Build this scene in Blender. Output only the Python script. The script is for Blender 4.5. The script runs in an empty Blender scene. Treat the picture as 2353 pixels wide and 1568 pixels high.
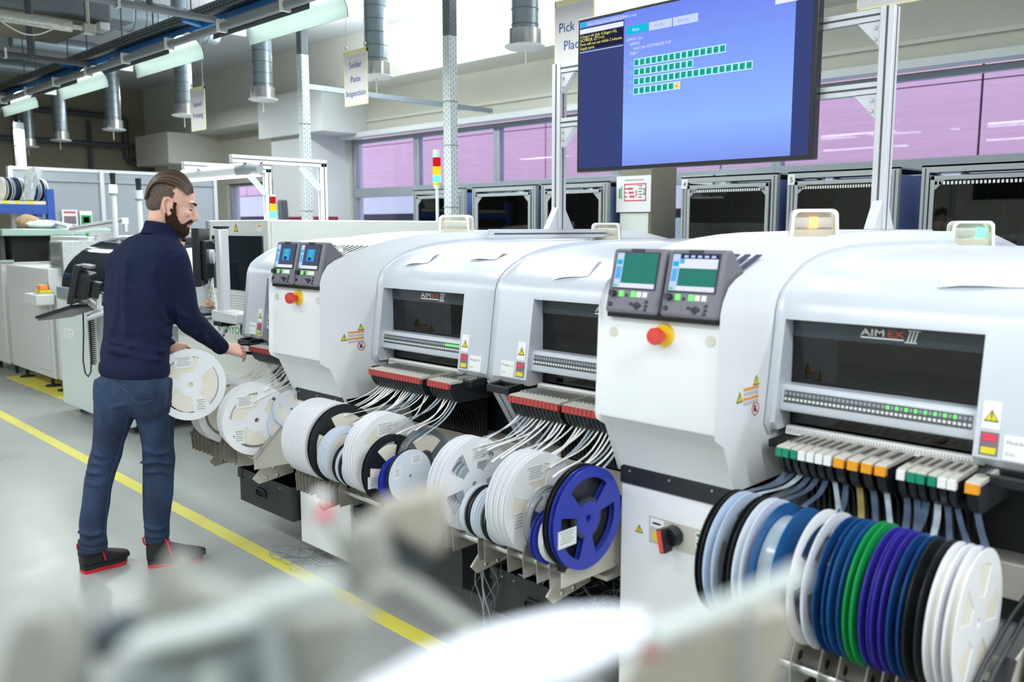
import bpy, bmesh, math, random
from mathutils import Vector, Matrix, noise
random.seed(7)
sc = bpy.context.scene
COL = sc.collection
# ---------------------------------------------------------------- camera
FPX, PITCH, YAW, CAMH = 2000.0, math.radians(7.379), math.radians(44.657), 1.58
FW = Vector((-math.sin(YAW)*math.cos(PITCH), math.cos(YAW)*math.cos(PITCH), -math.sin(PITCH)))
RT = Vector((math.cos(YAW), math.sin(YAW), 0)); UPV = RT.cross(FW); EYE = Vector((0, 0, CAMH))
cam_d = bpy.data.cameras.new('camera'); cam = bpy.data.objects.new('camera', cam_d); COL.objects.link(cam)
cam_d.sensor_width = 36.0; cam_d.sensor_fit = 'HORIZONTAL'; cam_d.lens = FPX*36.0/2353.0
cam_d.clip_start = 0.02
cam.matrix_world = Matrix(((RT.x, UPV.x, -FW.x, EYE.x), (RT.y, UPV.y, -FW.y, EYE.y), (RT.z, UPV.z, -FW.z, EYE.z), (0, 0, 0, 1)))
cam_d.dof.use_dof = True; cam_d.dof.focus_distance = 4.4; cam_d.dof.aperture_fstop = 2.6
sc.camera = cam
# ---------------------------------------------------------------- world, exposure, out-of-frame hall lights, added fill lights
sc.view_settings.view_transform = 'Standard'; sc.view_settings.look = 'None'
sc.view_settings.gamma = 1.0; sc.view_settings.use_curve_mapping = False
sc.view_settings.exposure = 0.26
sc.cycles.use_denoising = True
sc.cycles.max_bounces = 7; sc.cycles.diffuse_bounces = 4; sc.cycles.glossy_bounces = 3; sc.cycles.transparent_max_bounces = 8
sc.cycles.caustics_reflective = False; sc.cycles.caustics_refractive = False
sc.cycles.sample_clamp_indirect = 6.0
W = bpy.data.worlds.new('sky'); sc.world = W; W.use_nodes = True
W.node_tree.nodes['Background'].inputs[0].default_value = (0.80, 0.79, 1.0, 1); W.node_tree.nodes['Background'].inputs[1].default_value = 1.8
def area(name, loc, sx, sy, power, col=(0.90, 0.95, 1.0), rot=(0, 0, 0)):
    l = bpy.data.lights.new(name, 'AREA'); l.shape = 'RECTANGLE'; l.size = sx; l.size_y = sy; l.energy = power; l.color = col
    o = bpy.data.objects.new(name, l); COL.objects.link(o); o.location = loc; o.rotation_euler = rot; o['kind'] = 'helper'
    return o
# rows of tube lights over the aisle behind and beside the camera, and over the machines; added fill is marked
for x in (-9.5, -7.0, -4.5, -2.0, 0.5): area('unseen_hall_light', (x, -0.3, 3.3), 2.0, 0.25, 30)
for x in (-8.0, -5.0, -2.0, 1.0): area('unseen_hall_light', (x, -2.8, 3.3), 2.0, 0.25, 50)
area('unseen_hall_light', (2.6, 0.9, 3.3), 2.0, 0.25, 60); area('unseen_hall_light', (0.9, 1.2, 3.3), 1.3, 0.25, 34)  # added fill on the right, whitens the reel faces turned that way
for x in (-2.6, -0.2): area('unseen_hall_light', (x, 3.35, 3.2), 1.3, 0.25, 32)
for x, e in ((-13.5, 50), (-10.0, 75), (-6.5, 60), (-3.0, 16), (0.5, 10)): area('unseen_hall_light', (x, 5.9, 3.6), 1.5, 0.25, e)  # added fill that brightens the back wall, stronger to the left
for x, e in ((-8.5, 100), (-5.5, 78), (-2.5, 35), (0.5, 20)): area('ceiling_fill_light', (x, 5.9, 3.3), 2.6, 1.4, e, rot=(math.pi, 0, 0))  # added upward fill, no fixture there: lifts the ceiling and upper wall
for x in (-7, -3, 1): area('ceiling_fill_light', (x, -1.0, 3.2), 2.6, 1.4, 36, rot=(math.pi, 0, 0))  # same added upward fill on the camera side
# ---------------------------------------------------------------- pixel helpers: where a sight line meets a real plane
def ray(px, py): return FW + RT*((px-1176.5)/FPX) - UPV*((py-784.0)/FPX)
def on(px, py, ax, v):
    d = ray(px, py); return EYE + d*((v-EYE[ax])/d[ax])
def onX(px, py, v): return on(px, py, 0, v)
def onY(px, py, v): return on(px, py, 1, v)
def onZ(px, py, v): return on(px, py, 2, v)
def atD(px, py, d): return EYE + ray(px, py)*d
# ---------------------------------------------------------------- materials
def lin(h):
    h = h.lstrip('#'); out = []
    for i in (0, 2, 4):
        c = int(h[i:i+2], 16)/255; out.append(c/12.92 if c <= 0.04045 else ((c+0.055)/1.055)**2.4)
    return (*out, 1)
MATS = {}
def mat(name, hexc, rough=0.5, metal=0.0, emit=None, es=0.0, vary=0.06, scale=9.0, bump=0.0, bscale=60.0, spec=0.5, trans=0.0, sss=0.0):
    m = bpy.data.materials.new(name); m.use_nodes = True; nt = m.node_tree; b = nt.nodes['Principled BSDF']
    c = lin(hexc)
    b.inputs['Base Color'].default_value = c; b.inputs['Roughness'].default_value = rough; b.inputs['Metallic'].default_value = metal
    b.inputs['Specular IOR Level'].default_value = spec
    if trans: b.inputs['Transmission Weight'].default_value = trans
    if sss:
        b.inputs['Subsurface Weight'].default_value = sss; b.inputs['Subsurface Radius'].default_value = (0.01, 0.004, 0.002)
    if vary > 0:
        tc = nt.nodes.new('ShaderNodeTexCoord'); n = nt.nodes.new('ShaderNodeTexNoise'); n.inputs['Scale'].default_value = scale; n.inputs['Detail'].default_value = 4
        nt.links.new(tc.outputs['Object'], n.inputs['Vector'])
        mx = nt.nodes.new('ShaderNodeMix'); mx.data_type = 'RGBA'
        mx.inputs[6].default_value = tuple(min(1, v*(1-vary)) for v in c[:3])+(1,); mx.inputs[7].default_value = tuple(min(1, v*(1+vary)) for v in c[:3])+(1,)
        nt.links.new(n.outputs['Fac'], mx.inputs[0]); nt.links.new(mx.outputs[2], b.inputs['Base Color'])
    if bump > 0:
        tc = nt.nodes.new('ShaderNodeTexCoord'); n2 = nt.nodes.new('ShaderNodeTexNoise'); n2.inputs['Scale'].default_value = bscale; n2.inputs['Detail'].default_value = 3
        nt.links.new(tc.outputs['Object'], n2.inputs['Vector'])
        bp = nt.nodes.new('ShaderNodeBump'); bp.inputs['Strength'].default_value = bump; bp.inputs['Distance'].default_value = 0.01
        nt.links.new(n2.outputs['Fac'], bp.inputs['Height']); nt.links.new(bp.outputs['Normal'], b.inputs['Normal'])
    if emit:
        b.inputs['Emission Color'].default_value = lin(emit); b.inputs['Emission Strength'].default_value = es
    MATS[name] = m; return m
M = MATS
mat('white_paint', 'eef0f2', .32, vary=.02); mat('hood_silver', 'd3d8e0', .3, .12, vary=.02, spec=.6)
mat('machine_grey', 'b4b8b8', .45); mat('cream_metal', 'cfcbc0', .45, .2); mat('dark_machine', '26292c', .5)
mat('black_metal', '24262a', .4, vary=.12); mat('black_plastic', '1c1e22', .35); mat('matt_black', '0d0e10', .7)
mat('tinted_acrylic', '1d2730', .05, spec=.9, vary=.05); mat('tint_band', '3c444b', .2, vary=.03)
mat('grey_bezel', '77757e', .45, vary=.05); mat('dark_key', '2c2c34', .4)
mat('red_plastic', 'e0483e', .35); mat('yellow_plastic', 'f0c822', .4); mat('cap_red', 'b4443e', .45)
mat('beige_plug', 'd8d5c8', .5); mat('label_white', 'f2f2f0', .5, vary=.01); mat('print_black', '202028', .6, vary=0)
mat('print_orange', 'f09a4a', .6, vary=0); mat('print_red', 'e0405a', .6, vary=0); mat('print_yellow', 'ead928', .5, vary=0)
mat('print_blue', '2a568f', .6, vary=0); mat('print_green', '1d9a50', .6, vary=0); mat('print_grey', '9aa0a6', .6, vary=0); mat('print_white', 'ecece8', .6, vary=0); mat('print_logo_orange', 'd0583a', .5, vary=0)
mat('aluminium', 'd9dbde', .36, .3, vary=.03); mat('enclosure_alu', 'adb3b2', .4, .3); mat('slot_dark', '5d6166', .5, .5); mat('slot_grey', '8b9396', .5, .2); mat('steel', 'b0ada4', .3, .5, vary=.1, scale=25); mat('bright_steel', 'd6d6d4', .22, .9)
mat('galvanised', '93a0a6', .38, .75, vary=.16, scale=14); mat('galv_dark', '6d7478', .5, .6, vary=.15); mat('pipe_grey', '7c8084', .5, .2); mat('pipe_dark', '44484c', .55)
mat('reflector_out', '8f959a', .4, .55, vary=.08); mat('reflector_in', 'd0dedb', .3, .1, vary=.03)
mat('tube_glow', 'ffffff', .4, emit='f2fff8', es=3.0, vary=0)
mat('perforated_white', 'd5dddd', .42, .15); mat('rail_blue', '1f6fb5', .45); mat('wall_cream', 'c8c8ba', .85, vary=.05, scale=2.0, bump=.05); mat('wall_white', 'cfd3d0', .85, vary=.04, scale=2, bump=.05)
mat('beam_cream', 'cfcfc4', .85, vary=.05, scale=2); mat('ceiling_grey', 'c2c6c6', .9, vary=.06, scale=1.5); mat('wall_olive', '8a8672', .9, vary=.1, scale=1.3)
mat('window_alu', '9fa8ad', .4, .4); mat('frame_blue', '6f86b8', .4, .3)
mat('partition_grey', '98a0a6', .6, vary=.03); mat('shelf_blue', '2a50a4', .45); mat('shelf_wood', 'd8d3b8', .6)
mat('spi_cream', 'dfe3dc', .4, vary=.02); mat('dek_mint', 'd5dfdc', .4, vary=.02); mat('loader_grey', 'd2d3d3', .45, vary=.02)
mat('duct_disc', 'e2e4e2', .4); mat('silver_foil', 'b9bab4', .35, .7, vary=.25, scale=30, bump=.6, bscale=40)
mat('rubber', '26282a', .7); mat('cable_black', '1e2226', .5); mat('cable_white', 'd9d9d4', .5); mat('cable_grey', '8f959b', .5)
mat('tape_white', 'f2f2ee', .55, vary=.02); mat('tape_clear', 'aab6be', .2, .1, vary=.15); mat('tape_dark', '5a6a80', .25, .3, vary=.2); mat('tape_spot', '8a7a48', .4)
mat('reel_white', 'f4f5f8', .38, vary=.02, sss=.0); mat('reel_clear', 'dce6f0', .3, vary=.02); mat('reel_black', '1f2124', .4); mat('reel_blue', '1d2f92', .4); mat('reel_royal', '2c3cb0', .4)
mat('reel_navy', '124a86', .4); mat('reel_teal', '1a5c96', .4); mat('reel_green', '16a552', .4); mat('reel_violet', '3c32a6', .4); mat('reel_tape', 'efe9da', .6); mat('reel_tape_dark', '34383e', .4)
mat('bin_black', '2d2f32', .5, vary=.1, bump=.1); mat('interior_grey', '545c64', .5); mat('rack_plate', 'a8a498', .32, .4, vary=.12, scale=12); mat('rack_cream', 'd4d0c4', .4, .2)
mat('lamp_cover', 'e9e8e0', .25, vary=.02, trans=.0); mat('sign_board', 'd9d5d6', .5, vary=.01); mat('sign_yellow', 'eee6b0', .5)
mat('navy_knit', '1b223e', .9, vary=.16, scale=400, bump=.25, bscale=700, spec=.2); mat('navy_rib', '181e3a', .9, vary=.2, scale=300, bump=.3, bscale=500, spec=.2)
mat('skin', 'e6b6a0', .5, vary=.07, scale=30, sss=.08); mat('nail', 'e6b9a6', .35)
mat('shoe_black', '1d1d20', .6, vary=.15, scale=80, bump=.15, bscale=300); mat('shoe_red', 'd8232e', .5); mat('shoe_grey', '4a4c50', .6)
mat('trolley_beige', 'b2b4a8', .4, .25, vary=.04); mat('trolley_dark', '6a7680', .5); mat('trolley_white', 'f0f1f4', .35)
mat('glass_green', '9fb8ac', .2)
mat('poster_white', 'eeeeee', .5, vary=.02); mat('poster_red', 'd86058', .5, vary=.05); mat('poster_photo', '7c6f72', .5, vary=.5, scale=60)
mat('brown_hair_rag', 'a58a66', .9, vary=.3, scale=60); mat('bag_clear', 'c9cdd0', .2, vary=.3, scale=40)
mat('beard_brown', '3f2a1e', .85, vary=.4, scale=160, bump=.8, bscale=350, spec=.2)
mat('eye_white', 'e8e4e0', .3, vary=0); mat('lash_dark', '2a1d18', .8, vary=0); mat('lip', 'c08072', .5, vary=.04)
def emis(name, hexc, s):
    m = bpy.data.materials.new(name); m.use_nodes = True; nt = m.node_tree; nt.nodes.remove(nt.nodes['Principled BSDF'])
    e = nt.nodes.new('ShaderNodeEmission'); e.inputs[0].default_value = lin(hexc); e.inputs[1].default_value = s
    nt.links.new(e.outputs[0], nt.nodes['Material Output'].inputs[0]); MATS[name] = m
SC = .92
for n, h in dict(scr_blue='7f9bf5', scr_blue2='90b4ff', scr_navy='3a4578', scr_title='8aa0f2', scr_white='e2e6fa', scr_cyan='18b8e0', scr_pale='c2d2fa', scr_alert='23233a',
                 scr_yellow='f2ee7a', scr_tile='c8ecff', scr_chip='1aa890', scr_gold='f0dc60', scr_grey='4c5668', scr_sky='3a9ae8', scr_lime='4cd868', scr_green='357f76', scr_lblue='5fb0f0', scr_ink='26305a').items(): emis(n, h, SC)
emis('led_green', '6cf06c', 1.6); emis('led_white', 'eef2ee', .9); emis('led_key', 'b8f0b0', 1.0); emis('lamp_orange', 'ff8a30', 6.0); emis('lamp_green', '30ffc0', 5.0); emis('tower_green', '40ffb0', 4.0); emis('tower_white', 'dff0ff', 5.0)
emis('tower_yellow', 'ffc81e', 1.2); emis('tower_red', 'e02828', .7); emis('task_glow', 'f4f8ff', 3.0); emis('hood_glow', 'd8ffe8', 2.2); emis('led_orange', 'ff9a40', 1.5)
# brushed blue gradient panel of the big display: the picture itself is brighter towards its lower left
def screen_gradient():
    m = bpy.data.materials.new('scr_main'); m.use_nodes = True; nt = m.node_tree; nt.nodes.remove(nt.nodes['Principled BSDF'])
    e = nt.nodes.new('ShaderNodeEmission'); tc = nt.nodes.new('ShaderNodeTexCoord'); sx = nt.nodes.new('ShaderNodeSeparateXYZ'); nt.links.new(tc.outputs['Generated'], sx.inputs[0])
    r = nt.nodes.new('ShaderNodeValToRGB'); r.color_ramp.elements[0].color = lin('7c96ea'); r.color_ramp.elements[1].color = lin('6f86ea')
    k = r.color_ramp.elements.new(.25); k.color = lin('8fb4ff')
    nt.links.new(sx.outputs['Z'], r.inputs[0]); nt.links.new(r.outputs[0], e.inputs[0]); e.inputs[1].default_value = SC
    nt.links.new(e.outputs[0], nt.nodes['Material Output'].inputs[0]); MATS['scr_main'] = m
screen_gradient()
def glass_mat(name, tint, gloss=.12, rough=.02):
    m = bpy.data.materials.new(name); m.use_nodes = True; nt = m.node_tree; nt.nodes.remove(nt.nodes['Principled BSDF'])
    t = nt.nodes.new('ShaderNodeBsdfTransparent'); t.inputs[0].default_value = lin(tint); g = nt.nodes.new('ShaderNodeBsdfGlossy'); g.inputs['Roughness'].default_value = rough
    lw = nt.nodes.new('ShaderNodeLayerWeight'); lw.inputs[0].default_value = .5
    pw = nt.nodes.new('ShaderNodeMath'); pw.operation = 'POWER'; pw.inputs[1].default_value = 4.0; nt.links.new(lw.outputs['Facing'], pw.inputs[0])
    mp = nt.nodes.new('ShaderNodeMath'); mp.operation = 'MULTIPLY_ADD'; mp.inputs[1].default_value = .8; mp.inputs[2].default_value = gloss; nt.links.new(pw.outputs[0], mp.inputs[0])
    mx = nt.nodes.new('ShaderNodeMixShader'); nt.links.new(mp.outputs[0], mx.inputs[0]); nt.links.new(t.outputs[0], mx.inputs[1]); nt.links.new(g.outputs[0], mx.inputs[2])
    nt.links.new(mx.outputs[0], nt.nodes['Material Output'].inputs[0]); MATS[name] = m
glass_mat('window_glass', 'f0f4ff', .012); glass_mat('smoke_glass', '848e98', .06, .03); glass_mat('enclosure_glass', 'a4aca6', .05, .03); glass_mat('clear_plastic', 'eef0ee', .1, .12); glass_mat('milky', 'f4f0e4', .1, .3); glass_mat('reel_translucent', 'e6ecf4', .3, .25)
def floor_mat():
    m = mat('epoxy_floor', 'a9aca8', .2, vary=.05, scale=1.6); nt = m.node_tree; b = nt.nodes['Principled BSDF']; b.inputs['Specular IOR Level'].default_value = .45
    tc = nt.nodes.new('ShaderNodeTexCoord'); n = nt.nodes.new('ShaderNodeTexNoise'); n.inputs['Scale'].default_value = 4; n.inputs['Detail'].default_value = 1.5
    nt.links.new(tc.outputs['Object'], n.inputs['Vector'])
    r = nt.nodes.new('ShaderNodeMapRange'); r.inputs[3].default_value = .2; r.inputs[4].default_value = .42
    nt.links.new(n.outputs['Fac'], r.inputs[0]); nt.links.new(r.outputs[0], b.inputs['Roughness'])
    n2 = nt.nodes.new('ShaderNodeTexNoise'); n2.inputs['Scale'].default_value = 14
    nt.links.new(tc.outputs['Object'], n2.inputs['Vector']); n2.inputs['Detail'].default_value = 1
floor_mat(); mat('tape_yellow', 'efe462', .35, vary=.08, scale=6)
def streak_mat(name, c1, c2, scale, axis_scale, rough=.5, bump=.4):
    m = bpy.data.materials.new(name); m.use_nodes = True; nt = m.node_tree; b = nt.nodes['Principled BSDF']; b.inputs['Roughness'].default_value = rough
    tc = nt.nodes.new('ShaderNodeTexCoord'); mp = nt.nodes.new('ShaderNodeMapping'); mp.inputs['Scale'].default_value = axis_scale
    nt.links.new(tc.outputs['Object'], mp.inputs[0]); n = nt.nodes.new('ShaderNodeTexNoise'); n.inputs['Scale'].default_value = scale; n.inputs['Detail'].default_value = 5
    nt.links.new(mp.outputs[0], n.inputs['Vector']); r = nt.nodes.new('ShaderNodeValToRGB'); r.color_ramp.elements[0].color = lin(c1); r.color_ramp.elements[1].color = lin(c2)
    r.color_ramp.elements[0].position = .3; r.color_ramp.elements[1].position = .7
    nt.links.new(n.outputs['Fac'], r.inputs[0]); nt.links.new(r.outputs[0], b.inputs['Base Color'])
    bp = nt.nodes.new('ShaderNodeBump'); bp.inputs['Strength'].default_value = bump; bp.inputs['Distance'].default_value = .004
    nt.links.new(n.outputs['Fac'], bp.inputs['Height']); nt.links.new(bp.outputs['Normal'], b.inputs['Normal']); MATS[name] = m; return m
streak_mat('red_cladding', 'd6aeb6', 'deb8c0', 3.0, (.25, .25, 9), .6, .1)
streak_mat('denim', '18233b', '2c4263', 9.0, (1, 1, .45), .85, .25)
streak_mat('denim_fade', '3c5a86', '6384ae', 14.0, (1, 1, .4), .85, .2)
streak_mat('hair_brown', '4a3826', '7a6148', 10.0, (1, 1, 1), .35, .1)
streak_mat('hair_fade', '463a32', '6c5c50', 220.0, (1, 1, .4), .8, .3)
# ---------------------------------------------------------------- mesh helpers
class MB:
    def __init__(s): s.v = []; s.f = []; s.m = []; s.sm = []
    def add(s, vs, fs, mi=0, smooth=True):
        k = len(s.v); s.v += [tuple(v) for v in vs]; s.f += [tuple(k+i for i in f) for f in fs]; s.m += [mi]*len(fs); s.sm += [smooth]*len(fs); return s
    def bx(s, x0, x1, y0, y1, z0, z1, mi=0):
        return s.add([(x0, y0, z0), (x1, y0, z0), (x1, y1, z0), (x0, y1, z0), (x0, y0, z1), (x1, y0, z1), (x1, y1, z1), (x0, y1, z1)],
                     [(0, 3, 2, 1), (4, 5, 6, 7), (0, 1, 5, 4), (1, 2, 6, 5), (2, 3, 7, 6), (3, 0, 4, 7)], mi, False)
    def obox(s, c, ax, ay, az, mi=0):      # oriented box: half-axes vectors
        c = Vector(c); ax, ay, az = Vector(ax), Vector(ay), Vector(az)
        p = [c+a*ax+b*ay+d*az for d in (-1, 1) for a, b in ((-1, -1), (1, -1), (1, 1), (-1, 1))]
        return s.add(p, [(0, 3, 2, 1), (4, 5, 6, 7), (0, 1, 5, 4), (1, 2, 6, 5), (2, 3, 7, 6), (3, 0, 4, 7)], mi, False)
    def bar(s, a, b, w, h=None, up=(0, 0, 1), mi=0):
        a, b = Vector(a), Vector(b); d = (b-a); L = d.length; d.normalize(); u = Vector(up); r = d.cross(u)
        if r.length < 1e-4: r = d.cross(Vector((0, 1, 0)))
        r.normalize(); u = r.cross(d)
        return s.obox((a+b)/2, d*(L/2), r*(w/2), u*((h or w)/2), mi)
    def tube(s, pts, r, n=8, mi=0, caps=True, flat=None):
        P = [Vector(p) for p in pts]; rs = r if isinstance(r, (list, tuple)) else [r]*len(P); vs = []; nrm = None
        for i, p in enumerate(P):
            t = (P[min(i+1, len(P)-1)]-P[max(i-1, 0)]).normalized()
            if nrm is None:
                a = Vector((0, 0, 1)) if abs(t.z) < .9 else Vector((1, 0, 0)); nrm = t.cross(a).normalized()
            else: nrm = (nrm-t*nrm.dot(t)).normalized()
            bn = t.cross(nrm)
            for k in range(n):
                a = 2*math.pi*k/n; vs.append(p+nrm*(math.cos(a)*rs[i])+bn*(math.sin(a)*rs[i]*(flat or 1)))
        fs = [(i*n+k, i*n+(k+1) % n, (i+1)*n+(k+1) % n, (i+1)*n+k) for i in range(len(P)-1) for k in range(n)]
        s.add(vs, fs, mi)
        if caps: s.add(vs[:n], [tuple(range(n))[::-1]], mi, False); s.add(vs[-n:], [tuple(range(n))], mi, False)
        return s
    def cyl(s, a, b, r, r2=None, n=16, mi=0): return s.tube([a, b], [r, r if r2 is None else r2], n, mi)
    def prism(s, poly, ax, a, b, mi=0, insets=None, smooth=False):
        # poly in the two other axes, extruded along axis ax from a to b; insets: [(t, inset)] slices for rounded ends
        sl = insets or [(a, 0), (b, 0)]; n = len(poly); nr = []
        area2 = sum(poly[i][0]*poly[(i+1) % n][1]-poly[(i+1) % n][0]*poly[i][1] for i in range(n)); sg = 1 if area2 > 0 else -1
        for i in range(n):
            p0, p1, p2 = Vector(poly[i-1]), Vector(poly[i]), Vector(poly[(i+1) % n]); e1 = (p1-p0).normalized(); e2 = (p2-p1).normalized()
            n1 = Vector((-e1.y, e1.x)); n2 = Vector((-e2.y, e2.x)); q = n1+n2
            if q.length < 1e-6: q = n1
            q.normalize(); nr.append(q*sg/max(.5, q.dot(n1)))
        vs = []
        for t, ins in sl:
            for p, q in zip(poly, nr):
                u, v = p[0]+q.x*ins, p[1]+q.y*ins
                vs.append((t, u, v) if ax == 0 else ((u, t, v) if ax == 1 else (u, v, t)))
        fs = [(i*n+k, i*n+(k+1) % n, (i+1)*n+(k+1) % n, (i+1)*n+k) for i in range(len(sl)-1) for k in range(n)]
        s.add(vs, fs, mi, smooth); s.add(vs[:n], [tuple(range(n))[::-1]], mi, False); s.add(vs[-n:], [tuple(range(n))], mi, False); return s
    def lathe(s, prof, o, axis, n=24, mi=0):
        o = Vector(o); ax = Vector(axis).normalized(); a = Vector((0, 0, 1)) if abs(ax.z) < .9 else Vector((1, 0, 0)); u = ax.cross(a).normalized(); w = ax.cross(u)
        vs = [o+ax*h+(u*math.cos(2*math.pi*k/n)+w*math.sin(2*math.pi*k/n))*r for r, h in prof for k in range(n)]
        return s.add(vs, [(i*n+k, i*n+(k+1) % n, (i+1)*n+(k+1) % n, (i+1)*n+k) for i in range(len(prof)-1) for k in range(n)], mi)
    def ball(s, c, r, sc=(1, 1, 1), n=12, mi=0):
        c = Vector(c); vs = []; fs = []
        for i in range(n//2+1):
            th = math.pi*i/(n//2)
            for k in range(n): vs.append(c+Vector((r*sc[0]*math.sin(th)*math.cos(2*math.pi*k/n), r*sc[1]*math.sin(th)*math.sin(2*math.pi*k/n), r*sc[2]*math.cos(th))))
        for i in range(n//2):
            for k in range(n): fs.append((i*n+k, (i+1)*n+k, (i+1)*n+(k+1) % n, i*n+(k+1) % n))
        return s.add(vs, fs, mi)
    def mesh(s, name, mats, inv=None, fix=True):
        me = bpy.data.meshes.new(name); vs = s.v if inv is None else [inv @ Vector(v) for v in s.v]
        me.from_pydata(vs, [], s.f); me.polygons.foreach_set('material_index', s.m); me.polygons.foreach_set('use_smooth', s.sm)
        for m in (mats if isinstance(mats, (list, tuple)) else [mats]): me.materials.append(MATS[m] if isinstance(m, str) else m)
        if fix:
            bm = bmesh.new(); bm.from_mesh(me); bmesh.ops.remove_doubles(bm, verts=bm.verts, dist=1e-6); bmesh.ops.recalc_face_normals(bm, faces=bm.faces); bm.to_mesh(me); bm.free()
        me.set_sharp_from_angle(angle=math.radians(38)); return me
INV = {}
def link(o, parent=None):
    COL.objects.link(o)
    if parent is not None: o.parent = parent
    return o
def tag(o, label=None, cat=None, group=None, kind=None):
    if label: o['label'] = label
    if cat: o['category'] = cat
    if group: o['group'] = group
    if kind: o['kind'] = kind
    return o
def thing(name, label, cat, loc=(0, 0, 0), rot=(0, 0, 0), group=None):
    o = bpy.data.objects.new(name, None); o.empty_display_size = .05; link(o); o.location = loc; o.rotation_euler = rot
    from mathutils import Euler
    INV[o.name] = (Matrix.Translation(Vector(loc)) @ Euler(rot).to_matrix().to_4x4()).inverted()
    return tag(o, label, cat, group)
def part(name, mb, mats, parent, bevel=0, label=None, kind=None, seg=2, world=True, fix=True):
    """mb is in world coordinates; it is stored in the frame of the thing it belongs to"""
    inv = INV.get(parent.name) if (parent is not None and world) else None
    me = mb.mesh(name, mats, inv, fix) if isinstance(mb, MB) else mb
    o = bpy.data.objects.new(name, me); link(o, parent)
    if parent is not None and parent.name in INV: INV[o.name] = INV[parent.name]
    if bevel:
        b = o.modifiers.new('bevel', 'BEVEL'); b.width = bevel; b.segments = seg; b.limit_method = 'ANGLE'; b.angle_limit = math.radians(35); b.harden_normals = False
    if label: o['label'] = label
    if kind: o['kind'] = kind
    return o
def solo(name, mb, mats, label, cat, loc, group=None, bevel=0, kind=None):
    inv = Matrix.Translation(Vector(loc)).inverted(); me = mb.mesh(name, mats, inv); o = bpy.data.objects.new(name, me); link(o); o.location = loc
    INV[o.name] = inv
    if bevel:
        b = o.modifiers.new('bevel', 'BEVEL'); b.width = bevel; b.segments = 2; b.limit_method = 'ANGLE'; b.angle_limit = math.radians(35)
    return tag(o, label, cat, group, kind)
def struct(name, mb, mats, loc=(0, 0, 0), bevel=0):
    return solo(name, mb, mats, None, None, loc, kind='structure', bevel=bevel)
def copy_tree(o, parent=None):
    c = o.copy(); COL.objects.link(c); c.parent = parent
    for k in [x for x in KIDS(o)]: copy_tree(k, c)
    return c
def KIDS(o): return list(o.children)
_fonts = {}
def text_mb(txt, origin, right, up, size, out=None, depth=.0006, align='LEFT', shear=0, spacing=1.0, wscale=1.0, bold=0):
    """flat lettering as real geometry: origin world point, right/up unit vectors"""
    cu = bpy.data.curves.new('lettering', 'FONT'); cu.body = txt; cu.size = size; cu.align_x = align; cu.shear = shear; cu.space_character = spacing; cu.resolution_u = 2; cu.offset = bold
    ob = bpy.data.objects.new('lettering', cu); COL.objects.link(ob); dg = bpy.context.evaluated_depsgraph_get(); dg.update()
    me = bpy.data.meshes.new_from_object(ob.evaluated_get(dg)); r, u = Vector(right).normalized(), Vector(up).normalized(); n = r.cross(u); o = Vector(origin)
    mb = out or MB(); vs = [o+r*(v.co.x*wscale)+u*v.co.y+n*depth for v in me.vertices]
    mb.add(vs, [tuple(p.vertices) for p in me.polygons], 0, False)
    bpy.data.objects.remove(ob); bpy.data.curves.remove(cu); bpy.data.meshes.remove(me); return mb
def plate(mb, o, r, u, w, h, d=.0015, mi=0):   # thin plate, lower-left corner o, standing proud by d along r x u
    r, u = Vector(r).normalized(), Vector(u).normalized(); n = r.cross(u)
    return mb.obox(Vector(o)+r*(w/2)+u*(h/2)+n*(d/2), r*(w/2), u*(h/2), n*(d/2), mi)
def triangle(mb, c, r, u, size, d=.0015, mi=0):
    r, u = Vector(r).normalized(), Vector(u).normalized(); n = r.cross(u); c = Vector(c); s = size/2
    a = [c-r*s-u*s*.85, c+r*s-u*s*.85, c+u*s*.9]; b = [p+n*d for p in a]
    return mb.add(a+b, [(2, 1, 0), (3, 4, 5), (0, 1, 4, 3), (1, 2, 5, 4), (2, 0, 3, 5)], mi, False)
ORD = ['first', 'second', 'third', 'fourth', 'fifth', 'sixth', 'seventh', 'eighth', 'ninth', 'tenth', 'eleventh', 'twelfth', 'thirteenth', 'fourteenth', 'fifteenth', 'sixteenth', 'seventeenth', 'eighteenth', 'nineteenth', 'twentieth', 'twenty-first', 'twenty-second', 'twenty-third', 'twenty-fourth', 'twenty-fifth', 'twenty-sixth']
X_, Y_, Z_ = Vector((1, 0, 0)), Vector((0, 1, 0)), Vector((0, 0, 1))

def milky():
    m = MATS['milky']; nt = m.node_tree; out = nt.nodes['Material Output']; old = out.inputs[0].links[0].from_socket
    d = nt.nodes.new('ShaderNodeBsdfDiffuse'); d.inputs[0].default_value = lin('f0ece0'); mx = nt.nodes.new('ShaderNodeMixShader'); mx.inputs[0].default_value = .2
    nt.links.new(old, mx.inputs[1]); nt.links.new(d.outputs[0], mx.inputs[2]); nt.links.new(mx.outputs[0], out.inputs[0])
milky()
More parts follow.
